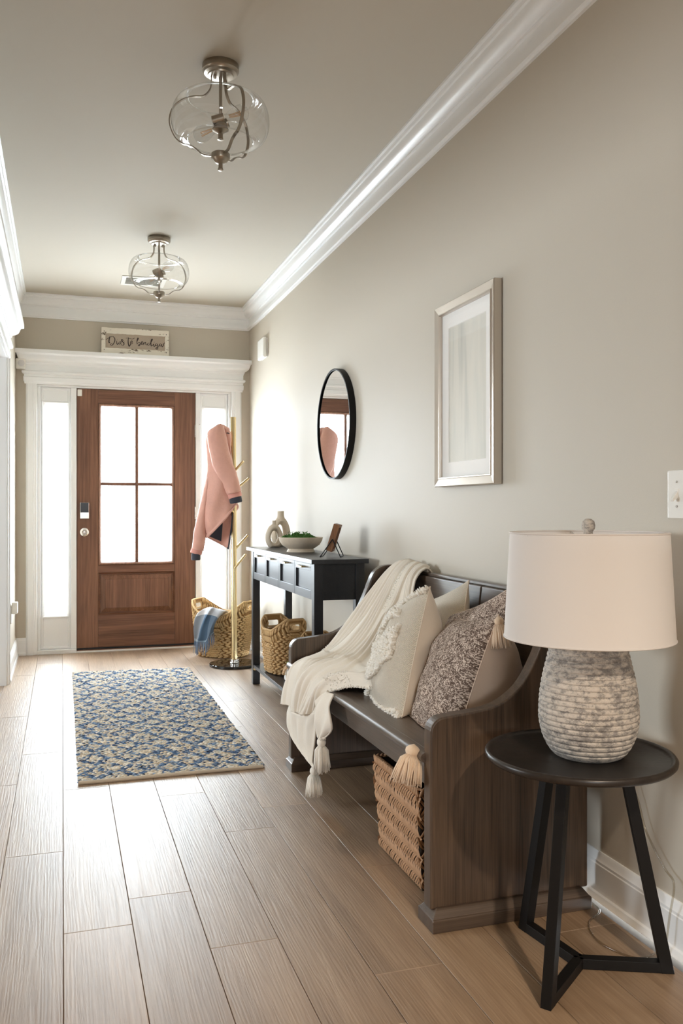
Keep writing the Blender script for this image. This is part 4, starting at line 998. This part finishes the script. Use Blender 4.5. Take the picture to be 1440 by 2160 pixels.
# ------------------------------------------------------------------ pillows
def pillow(name, label, near_top, yaw, tilt, size, thick, mf, mbk, group=None, roll=0, pinch=0, thb=None):
    """square scatter cushion; local u runs away from the near edge, v up, n out of the patterned face"""
    yaw, tilt = math.radians(yaw), math.radians(tilt)
    h = Vector((math.sin(yaw), math.cos(yaw), 0)); p = Vector((math.cos(yaw), -math.sin(yaw), 0))
    eu = Vector((0, 0, 1))*math.cos(tilt)+p*math.sin(tilt); nn = -(p*math.cos(tilt)-Vector((0, 0, 1))*math.sin(tilt))
    if roll:
        r = math.radians(roll); h, eu = h*math.cos(r)+eu*math.sin(r), eu*math.cos(r)-h*math.sin(r)
    a = size/2; C = Vector(near_top)+h*a*.97-eu*a*.97
    N = 44
    def shape(u, v, sg):
        k = (1-abs(u)**2.4)*(1-abs(v)**2.4); t = (thick if sg > 0 else (thb or thick))/2*max(0, k)**.58
        bow = .085; x = a*u*(1-bow*(1-v*v)*abs(u)**3); y = a*v*(1-bow*(1-u*u)*abs(v)**3)
        wr = .004*math.sin(7*u+5*v*sg+C.x*40)*k+.0035*math.sin(13*v-6*u+C.y*9)*k
        sag = -.02*(1-v)*.5*k
        # slight twist of the corners
        q = C+h*x+eu*(y+sag)+nn*(sg*t+wr+pinch*u*v*.5)
        if q.z < .4575:                      # rests on the seat, squashed flat
            o = .4575-q.z; q = q-nn*(-sg)*o*.35*k; q.z = .4575+.02*o
        xm = 1.338+.045*(q.z-.45)/.4
        if q.x > xm: q.x = xm+.03*(q.x-xm)
        if q.y < 2.157 and q.z < .80: q.y = 2.157
        return q
    root = thing(name, label, 'pillow', tuple(C), group)
    for sg, nm, mt in ((1, 'patterned_face', mf), (-1, 'plain_back', mbk)):
        mb = MB(); P = []; uvs = []
        for i in range(N+1):
            row = []
            for j in range(N+1):
                u = math.sin(PI/2*(2*j/N-1)); v = math.sin(PI/2*(2*i/N-1)); row.append(tuple(shape(u, v, sg))); uvs.append((u*.5+.5, v*.5+.5))
            P.append(row)
        mb.grid(P if sg < 0 else P); o = obj(nm, mb, mt, root, smooth=True, angle=0, uv=uvs)
    mb = MB(); ed = [(t, -1) for t in np.linspace(-1, 1, 30)]+[(1, t) for t in np.linspace(-1, 1, 30)[1:]]+[(-t, 1) for t in np.linspace(-1, 1, 30)[1:]]+[(-1, -t) for t in np.linspace(-1, 1, 30)[1:-1]]
    mb.tube([shape(u, v, 1) for u, v in ed], .0022, 6, closed=True); obj('seam', mb, mbk, root, smooth=True)
    return root, shape, (h, eu, nn)
P1 = pillow('cream_pillow', 'cream tufted pillow in the middle of the bench with a plain back', (1.142, 2.62, .846), 14, 15, .44, .17, M['creamweave'], M['creamplain'], 'cream tufted pillows', roll=-16, thb=.24)
P2 = pillow('cream_pillow', 'cream woven pillow leaning on the bench back behind the other cream one', (1.340, 2.74, .852), 3, 13, .42, .13, M['creamweave'], M['creamplain'], 'cream tufted pillows', roll=-16, thb=.14)
P3 = pillow('taupe_pillow', 'taupe mottled woven pillow with corner tassels leaning by the near bench arm', (1.207, 2.275, .792), 12, 21, .46, .18, M['taupe'], M['tanplain'], 'taupe woven pillows', roll=-8, thb=.42)
P4 = pillow('taupe_pillow', 'taupe woven pillow against the bench back, mostly hidden behind the tasselled taupe one', (1.325, 2.43, .850), -2, 12, .42, .10, M['taupe'], M['tanplain'], 'taupe woven pillows', roll=-18, thb=.10)
def tufts(pl, test, n, seed, L=.018):
    root, shape, (h, eu, nn) = pl; rnd = random.Random(seed); mb = MB(); k = 0
    while k < n:
        u, v = rnd.uniform(-.98, .98), rnd.uniform(-.99, .99)
        if not test(u, v): continue
        p = shape(u, v, 1); q = shape(u*.97, v*.97, .6); d = nn+h*rnd.uniform(-.7, .7)+eu*rnd.uniform(-1.0, .5)+(h*u*abs(u)+eu*v*abs(v))*.7
        mb.puff(p+nn*.004, d, h+eu*rnd.uniform(-1, 1), L*rnd.uniform(.55, 1.15), .0058, .0042, n=5); k += 1
    obj('tufted_fringe', mb, M['yarn'], root, smooth=True, angle=0, kind='stuff')
def t1(u, v): return v > .90 or u > .45+.1*math.sin(v*6) or v < -.86 or (abs(v+.02+.25*u) < .26 and u > -.72 and random.random() < .8) or (abs(v-.62) < .05 and u > -.5)
tufts(P1, t1, 4200, 3, .017)
tufts(P2, lambda u, v: u > .55 or (v > .93 and u > .2), 900, 5, .016)
root, shp, ax = P3
for (u, v), d, L, R_, sd in (((-1, .985), (.05, -.16, -1), .09, .03, 1), ((-1, -1), (-.30, -.12, -1), .105, .044, 2)):
    p = shp(u, v, 1)
    if v < 0: p = Vector((.908, 2.185, .470))
    obj('tassel', tassel_mesh(p, d, L, R_, sd, 150), M['tantassel'], root, smooth=True, angle=0)

# ------------------------------------------------------------------ cream throw on the bench
th_ = thing('cream_throw', 'cream knitted throw with tassels draped from the bench back over the seat front', 'blanket', (1.1, 3.25, .47))
G = [[(1.425, 3.50, .72), (1.425, 3.43, .72), (1.425, 3.37, .72), (1.425, 3.31, .72), (1.425, 3.25, .72)],
     [(1.428, 3.51, .83), (1.43, 3.44, .84), (1.43, 3.37, .84), (1.43, 3.31, .84), (1.43, 3.25, .84)],
     [(1.398, 3.51, .872), (1.398, 3.44, .884), (1.398, 3.37, .878), (1.398, 3.31, .875), (1.398, 3.245, .866)],
     [(1.340, 3.525, .835), (1.345, 3.44, .845), (1.345, 3.36, .838), (1.352, 3.295, .83), (1.362, 3.225, .82)],
     [(1.245, 3.535, .725), (1.268, 3.435, .735), (1.285, 3.34, .735), (1.30, 3.255, .725), (1.325, 3.18, .70)],
     [(1.165, 3.545, .615), (1.19, 3.425, .63), (1.21, 3.30, .635), (1.235, 3.19, .62), (1.28, 3.09, .585)],
     [(1.085, 3.545, .525), (1.10, 3.40, .545), (1.12, 3.25, .555), (1.14, 3.07, .54), (1.19, 2.89, .50)],
     [(1.015, 3.54, .482), (1.015, 3.38, .50), (1.02, 3.21, .505), (1.03, 3.0, .495), (1.055, 2.80, .475)],
     [(.955, 3.53, .470), (.945, 3.375, .482), (.945, 3.21, .488), (.952, 3.05, .482), (.962, 2.92, .470)],
     [(.912, 3.515, .445), (.902, 3.38, .452), (.902, 3.23, .455), (.905, 3.09, .455), (.912, 2.98, .450)],
     [(.898, 3.50, .385), (.884, 3.385, .385), (.884, 3.26, .388), (.888, 3.14, .395), (.898, 3.03, .41)],
     [(.894, 3.475, .31), (.876, 3.39, .315), (.874, 3.29, .315), (.878, 3.19, .325), (.892, 3.075, .36)]]
NU, NV = 160, 220
S = bicubic(G, NU, NV)
T_ = np.linspace(0, 1, NV)
rid = np.zeros(NV)
for c0 in (.10, .36, .60, .86):
    for k in range(4):
        x0 = c0+(k-1.5)*.036; rid += np.exp(-((T_-x0)/.0105)**2)
Pn = np.zeros_like(S)
for i in range(NU):
    for j in range(NV):
        du = S[min(i+1, NU-1), j]-S[max(i-1, 0), j]; dv = S[i, min(j+1, NV-1)]-S[i, max(j-1, 0)]
        n = np.cross(du, dv); n /= np.linalg.norm(n)+1e-9
        if n[2]-n[0] < 0 and i > NU*.18: n = -n
        if i <= NU*.18 and n[2]+n[0]*(-1 if i > NU*.1 else 1) < 0: n = -n
        s = i/(NU-1); t = T_[j]
        f = .0105*rid[j]+.0012*math.sin(s*260)*0
        amp = min(1, max(0, (s-.22)/.2))*(.55 if s < .62 else 1)
        f += amp*(.016*math.sin(t*19+s*5.0)+.007*math.sin(t*11-s*13+1)+.005*math.sin(t*33+s*9+2))
        fl = .86-1.05*max(0, s-.2); e_ = (t-fl-.02*math.sin(s*40))/.012; f += .015/(1+math.exp(-max(-30, min(30, e_))))*min(1, max(0, (s-.2)/.08))*(1 if s < .7 else max(0, (.8-s)/.1))
        if .60 < s: f = max(f, -.004)+.004
        Pn[i, j] = n*f
S2 = S+Pn
mb = MB(); mb.grid([[tuple(p) for p in r] for r in S2]); obj('knitted_cloth', mb, M['cream'], th_, smooth=True, angle=0, solid=.006)
# lower hanging corner, turned to show its underside
ET = S2[-1]
G2 = [[tuple(ET[int(k*(NV-1)/4)]) for k in range(5)],
      [(.885, 3.465, .27), (.868, 3.39, .265), (.866, 3.30, .262), (.874, 3.20, .275), (.892, 3.10, .315)],
      [(.878, 3.425, .215), (.872, 3.36, .212), (.872, 3.285, .21), (.880, 3.20, .222), (.896, 3.11, .26)],
      [(.882, 3.32, .182), (.88, 3.285, .18), (.882, 3.24, .176), (.888, 3.185, .186), (.898, 3.12, .21)],
      [(.890, 3.20, .158), (.890, 3.19, .156), (.891, 3.175, .154), (.893, 3.15, .158), (.896, 3.125, .165)],
      [(.894, 3.125, .142), (.894, 3.122, .141), (.894, 3.118, .14), (.895, 3.115, .14), (.895, 3.11, .142)]]
A = bicubic(G2, 44, 60)
for i in range(44):
    for j in range(60): A[i, j, 0] -= .006*math.sin(j*.5+i*.12)*min(1, i/8)*min(1, (43-i)/8)
mb = MB(); mb.grid([[tuple(p) for p in r] for r in A]); obj('hanging_corner', mb, M['cream'], th_, smooth=True, angle=0, solid=.006)
# second fold hanging beside it
G3 = [[(.905, 3.05, .455), (.905, 3.01, .455), (.905, 2.965, .455), (.908, 2.93, .452)],
      [(.892, 3.07, .42), (.886, 3.02, .42), (.886, 2.96, .42), (.892, 2.905, .42)],
      [(.886, 3.06, .385), (.876, 3.02, .38), (.880, 2.955, .38), (.890, 2.885, .385)],
      [(.884, 3.055, .345), (.874, 3.01, .34), (.880, 2.95, .345), (.890, 2.89, .35)],
      [(.884, 3.045, .31), (.880, 3.01, .305), (.884, 2.965, .312), (.890, 2.915, .325)],
      [(.888, 3.03, .283), (.888, 3.015, .281), (.888, 3.0, .281), (.890, 2.985, .285)]]
A3 = bicubic(G3, 36, 30)
for i in range(36):
    for j in range(30): A3[i, j, 0] -= .006*math.sin(j*.42+i*.2)
mb = MB(); mb.grid([[tuple(p) for p in r] for r in A3]); obj('hanging_fold', mb, M['cream'], th_, smooth=True, angle=0, solid=.006)
# fringe along the near edge and fluffy bands
mb = MB(); rnd = random.Random(11)
def fluff(mb, p, d, L):
    mb.puff(Vector(p), Vector(d)+Vector((rnd.uniform(-.6, .6), rnd.uniform(-.6, .6), rnd.uniform(-.6, .6))), (rnd.uniform(-1, 1), 1, rnd.uniform(-1, 1)), L*rnd.uniform(.6, 1.2), .0026, .0022, n=4)
for i in range(int(NU*.55), NU, 1):
    for k in range(5): fluff(mb, S2[i, NV-1]+np.array([0, 0, .004]), (0, -.6, .1), .009)
for i in range(int(NU*.55), NU, 1):
    for k in range(3): fluff(mb, S2[i, 0], (-.3, .6, .1), .007)
for i in range(int(NU*.17), int(NU*.40)):
    for k in range(9):
        j = int(NV*(.47+rnd.uniform(-.04, .04))); fluff(mb, S2[i, j], (-.6, 0, .6), .008)
for k in range(500):
    i = int(NU*rnd.uniform(.70, .79)); j = int(NV*rnd.uniform(.76, .97)); fluff(mb, S2[i, j], (-.2, -.2, .8), .009)
for j in range(0, 30):
    for k in range(3): fluff(mb, A3[34, j], (0, -.3, -.6), .008)
obj('fluffy_yarn', mb, M['yarn'], th_, smooth=True, angle=0, kind='stuff')
obj('tassel', tassel_mesh((.888, 3.005, .290), (.03, .02, -1), .128, .036, 5, 110, .85), M['yarn'], th_, smooth=True, angle=0)
obj('tassel', tassel_mesh((.893, 3.118, .150), (.0, .0, -1), .108, .034, 6, 110, .95), M['yarn'], th_, smooth=True, angle=0)

# ------------------------------------------------------------------ cane basket under the bench
cbk = thing('cane_basket', 'square brown cane basket with herringbone weave on the floor under the bench', 'basket', (1.14, 2.49, 0))
X0, X1, Y0, Y1, H_ = .992, 1.29, 2.325, 2.66, .300
def wallpt(side, s, z, off=0):
    fl = .018*(z/H_); r = .03
    if side == 0: p = (X0-fl-off, Y0-fl+(Y1-Y0+2*fl)*s)
    elif side == 1: p = (X1+fl+off, Y0-fl+(Y1-Y0+2*fl)*s)
    elif side == 2: p = (X0-fl+(X1-X0+2*fl)*s, Y0-fl-off)
    else: p = (X0-fl+(X1-X0+2*fl)*s, Y1+fl+off)
    return Vector((p[0], p[1], z))
mb = MB()
for side in range(4):
    ins = -.004
    a, b = (.0, 1.0)
    q = [wallpt(side, a, .002, ins), wallpt(side, b, .002, ins), wallpt(side, b, H_-.006, ins), wallpt(side, a, H_-.006, ins)]; mb.add(q, [(0, 1, 2, 3)])
mb.add([(X0, Y0, .004), (X1, Y0, .004), (X1, Y1, .004), (X0, Y1, .004)], [(0, 1, 2, 3)])
obj('liner', mb, plain('weave_gap_shade', (.03, .018, .01), .9), cbk, solid=.004)  # near-black inner sheet painted as the shade in the weave gaps
mb = MB(); nb = 9; bh = (H_-.03)/nb
for side in range(4):
    Ls = (Y1-Y0) if side < 2 else (X1-X0); n = int(Ls/.0128)
    nv = {0: Vector((-1,0,0)), 1: Vector((1,0,0)), 2: Vector((0,-1,0)), 3: Vector((0,1,0))}[side]
    for b in range(nb):
        sl_ = (1 if b % 2 else -1)*.5
        for k in range(-1, n+1):
            s = (k+.5+.15*random.uniform(-1, 1))/n; zc = .008+bh*(b+.5)
            if not -.02 < s < 1.02: continue
            s0, s1 = s-sl_*bh/Ls*.9, s+sl_*bh/Ls*.9
            s0, s1 = min(1.03, max(-.03, s0)), min(1.03, max(-.03, s1))
            pa, pm_, pb = wallpt(side, s0, zc-bh*.62, -.001), wallpt(side, s, zc, .006), wallpt(side, s1, zc+bh*.62, -.001)
            d = (pb-pa).normalized(); wv = nv.cross(d).normalized()*.0052
            rows = [[p-wv*w_*.74, p+nv*.0034, p+wv*w_*.74] for p, w_ in ((pa, .6), (pa*.35+pm_*.65+nv*.0012, 1), (pm_*.65+pb*.35+nv*.0012, 1), (pb, .6))]
            mb.grid(rows)
    # wrapped rim
    for k in range(n):
        s = (k+.5)/n; p = wallpt(side, s, H_-.014, .003); t = wallpt(side, s+.02, H_-.014)-wallpt(side, s, H_-.014)
        mb.puff(p+Vector((0, 0, .006)), Vector((0, 0, 1))+t.normalized()*.55, nv, .017, .006, .0045, n=6)
        mb.puff(p+Vector((0, 0, .014))-nv*.006, nv+t.normalized()*.5, (0, 0, 1), .011, .006, .004, n=6)
obj('herringbone_strips', mb, M['cane'], cbk, smooth=True, angle=0, kind='stuff')

# ------------------------------------------------------------------ side table
TC = Vector((1.189, 1.826, 0))
st = thing('side_table', 'round dark metal side table on three slanting legs in the right foreground', 'table', tuple(TC))
mb = MB().lathe([(0, .500), (.205, .500), (.219, .503), (.2245, .509), (.2255, .516), (.222, .521), (.217, .5215), (.211, .517), (.206, .5125), (0, .5125)], tuple(TC), 96); obj('tray_top', mb, M['table'], st, smooth=True, angle=50)
for dx, dy in ((-.03, .222), (-.173, -.134), (.202, -.088)):
    d = Vector((dx, dy, 0)); dn = d.normalized(); sd = Vector((-dn.y, dn.x, 0)); w2 = .0125
    f0, f1 = TC+d, TC+d-dn*.030; t0, t1 = TC+d*.5+dn*.006+Vector((0, 0, .501)), TC+d*.5-dn*.020+Vector((0, 0, .501))
    mb = MB(); vs = [f0-sd*w2, f1-sd*w2, f1+sd*w2, f0+sd*w2, t0-sd*w2, t1-sd*w2, t1+sd*w2, t0+sd*w2]
    mb.add(vs, [(0,3,2,1),(4,5,6,7),(0,1,5,4),(1,2,6,5),(2,3,7,6),(3,0,4,7)]); obj('leg', mb, M['blackmetal'], st, bevel=.001)
    a, b = TC+Vector((0, 0, .013)), TC+d-dn*.02+Vector((0, 0, .013)); obj('floor_bar', MB().bar(a-dn*.0, b, .0245, (0, 0, 1)), M['blackmetal'], st, bevel=.001)

# ------------------------------------------------------------------ table lamp
LC = (1.209, 1.818, 0); z0 = .5128
lp = thing('table_lamp', 'table lamp with ribbed grey ceramic body and white drum shade on the round table', 'lamp', (LC[0], LC[1], z0))
ctrl = spline([(.072, 0), (.0835, .006), (.097, .022), (.110, .050), (.117, .080), (.1185, .105), (.1155, .150), (.109, .190), (.101, .225), (.094, .255), (.0905, .268)], 300)
prof = [(0, 0), (.07, 0)]; nr = 21
for i, (r, z) in enumerate(ctrl):
    k = max(0.0, z)/.268*nr; ph = k-math.floor(k); rib = -.0032*math.exp(-((ph-.5)/.17)**2) if z > .012 else 0
    prof.append((r+rib, z+.0))
prof += [(.086, .276), (.076, .282), (.04, .285), (.022, .287), (.02, .29), (0, .29)]
mb = MB().lathe([(r, z0+z) for r, z in prof], LC, 96); obj('ribbed_base', mb, M['stone'], lp, smooth=True, angle=0)
mb = MB().lathe([(.010, z0+.288), (.010, .86), (.018, .865), (.018, .90), (.012, .905), (.012, .915), (0, .915)], LC, 20); obj('socket', mb, M['brass'], lp, smooth=True)
mb = MB().lathe([(.0, .915), (.014, .918), (.016, .93), (.03, .965), (.03, .985), (.018, 1.005), (0, 1.01)], LC, 24); obj('bulb', mb, plain('opal_bulb', (.85, .85, .83), .3), lp, smooth=True)
mb = MB()
for s in (-1, 1): mb.tube(spline([(LC[0], LC[1]+s*.012, .868), (LC[0], LC[1]+s*.045, .90), (LC[0], LC[1]+s*.05, .96), (LC[0], LC[1]+s*.03, 1.02), (LC[0], LC[1], 1.04)], 20), .002, 6)
obj('harp', mb, M['brass'], lp, smooth=True)
ZB, ZT, RB, RT = .797, 1.049, .200, .1862
mb = MB().lathe([(RB, ZB), (RT, ZT)], LC, 128, cap=False); sh = obj('lamp_shade', mb, M['shade'], lp, smooth=True, angle=0)
for z, r in ((ZB, RB), (ZT, RT)):
    mb = MB(); mb.tube([(LC[0]+r*math.cos(2*PI*k/128), LC[1]+r*math.sin(2*PI*k/128), z) for k in range(128)], .0022, 6, closed=True); obj('shade_rim', mb, M['shade'], sh, smooth=True)
mb = MB()
for k in range(3):
    a = math.radians(70)+k*2*PI/3; mb.tube([(LC[0], LC[1], 1.040), (LC[0]+RT*.6*math.cos(a), LC[1]+RT*.6*math.sin(a), 1.036), (LC[0]+RT*math.cos(a), LC[1]+RT*math.sin(a), 1.046)], .0022, 6)
obj('shade_spider', mb, M['chrome'], sh, smooth=True)
mb = MB().lathe([(0, 1.036), (.009, 1.038), (.011, 1.047), (.0105, 1.052), (.0155, 1.059), (.0165, 1.067), (.0140, 1.077), (.007, 1.0825), (0, 1.0835)], LC, 32); obj('finial', mb, M['stone'], lp, smooth=True, angle=0)
pts = spline([(1.285, 1.90, .524), (1.345, 1.965, .528), (1.372, 2.00, .525), (1.40, 2.00, .50), (1.43, 1.97, .40), (1.441, 1.939, .339), (1.441, 1.905, .270), (1.441, 1.835, .205), (1.438, 1.795, .180), (1.428, 1.798, .102), (1.423, 1.81, .02), (1.405, 1.82, .004), (1.35, 1.81, .0035), (1.315, 1.855, .0035), (1.303, 1.925, .0035), (1.335, 2.006, .0035), (1.398, 2.05, .0035), (1.412, 2.10, .0035), (1.41, 2.22, .0035)], 150)
mb = MB(); mb.tube([tuple(p) for p in pts], .0028, 8); obj('cord', mb, M['cordplastic'], lp, smooth=True, angle=0)

# ------------------------------------------------------------------ rug
RG = [(.062, 3.646), (.818, 3.646), (.830, 6.055), (.066, 6.125)]
rg = thing('woven_rug', 'blue and cream woven runner rug on the floor facing the front door', 'rug', (.44, 4.9, 0))
def rp(u, v):
    a = Vector(RG[0])*(1-u)+Vector(RG[1])*u; b = Vector(RG[3])*(1-u)+Vector(RG[2])*u; return a*(1-v)+b*v
mb = MB(); P = [[(*rp(u, v), .004) for u in np.linspace(.004, .996, 8)] for v in np.linspace(0, 1, 30)]; mb.grid(P); obj('backing', mb, M['hem'], rg, solid=.005)
BL = [srgb(88, 112, 146), srgb(112, 138, 170), srgb(148, 168, 192), srgb(66, 84, 112), srgb(124, 138, 156)]
CRM = [srgb(232, 221, 203), srgb(218, 203, 180), srgb(240, 232, 218), srgb(206, 190, 168), srgb(200, 200, 194)]
mb = MB(); cols = []; rows = 262; rnd = random.Random(4)
for i in range(rows):
    v = (i+.5)/rows; edge = rnd.uniform(-.006, .006); n = 54
    for k in range(n):
        u = (k+.5+(.5 if i % 2 else 0)+rnd.uniform(-.2, .2))/n
        x = u*.76/.152; y = v*2.45/.205
        fx_, fy_ = abs((x % 1)-.5), abs((y % 1)-.5); d = fx_+fy_   # 0 centre .. 1 corner
        d2 = abs(d-.5)*2 if False else d
        blue = (.26 < d < .52) or d > .86
        pb = .80 if blue else .13
        c = rnd.choice(BL) if rnd.random() < pb else rnd.choice(CRM)
        if rnd.random() < .012: c = srgb(34, 40, 56)
        f = rnd.uniform(.86, 1.1); c = tuple(min(1, q*f) for q in c)
        p = rp(min(1.006, max(-.006, u+edge*.5 if k in (0, n-1) else u)), v); L = .76/n*.66
        m = mb.puff((p.x, p.y, .0095+rnd.uniform(-.001, .0015)), (1, rnd.uniform(-.34, -.1) if i % 2 else rnd.uniform(.1, .34), rnd.uniform(-.08, .08)), (0, 0, 1), L, .0058, .0042, n=5)
        cols += [(*c, 1)]*m
mb.c = cols; obj('woven_yarn', mb, M['rug'], rg, smooth=True, angle=0, kind='stuff')
for a, b, r in ((0, 1, .008), (3, 2, .006)):
    pts = [(*(Vector(RG[a])*(1-t)+Vector(RG[b])*t), .0075) for t in np.linspace(0, 1, 30)]; mb = MB(); mb.tube(pts, r, 8); obj('hem', mb, M['hem'], rg, smooth=True)
print('objects', len(bpy.data.objects), 'tris', sum(len(o.data.polygons) for o in bpy.data.objects if o.type == 'MESH'))
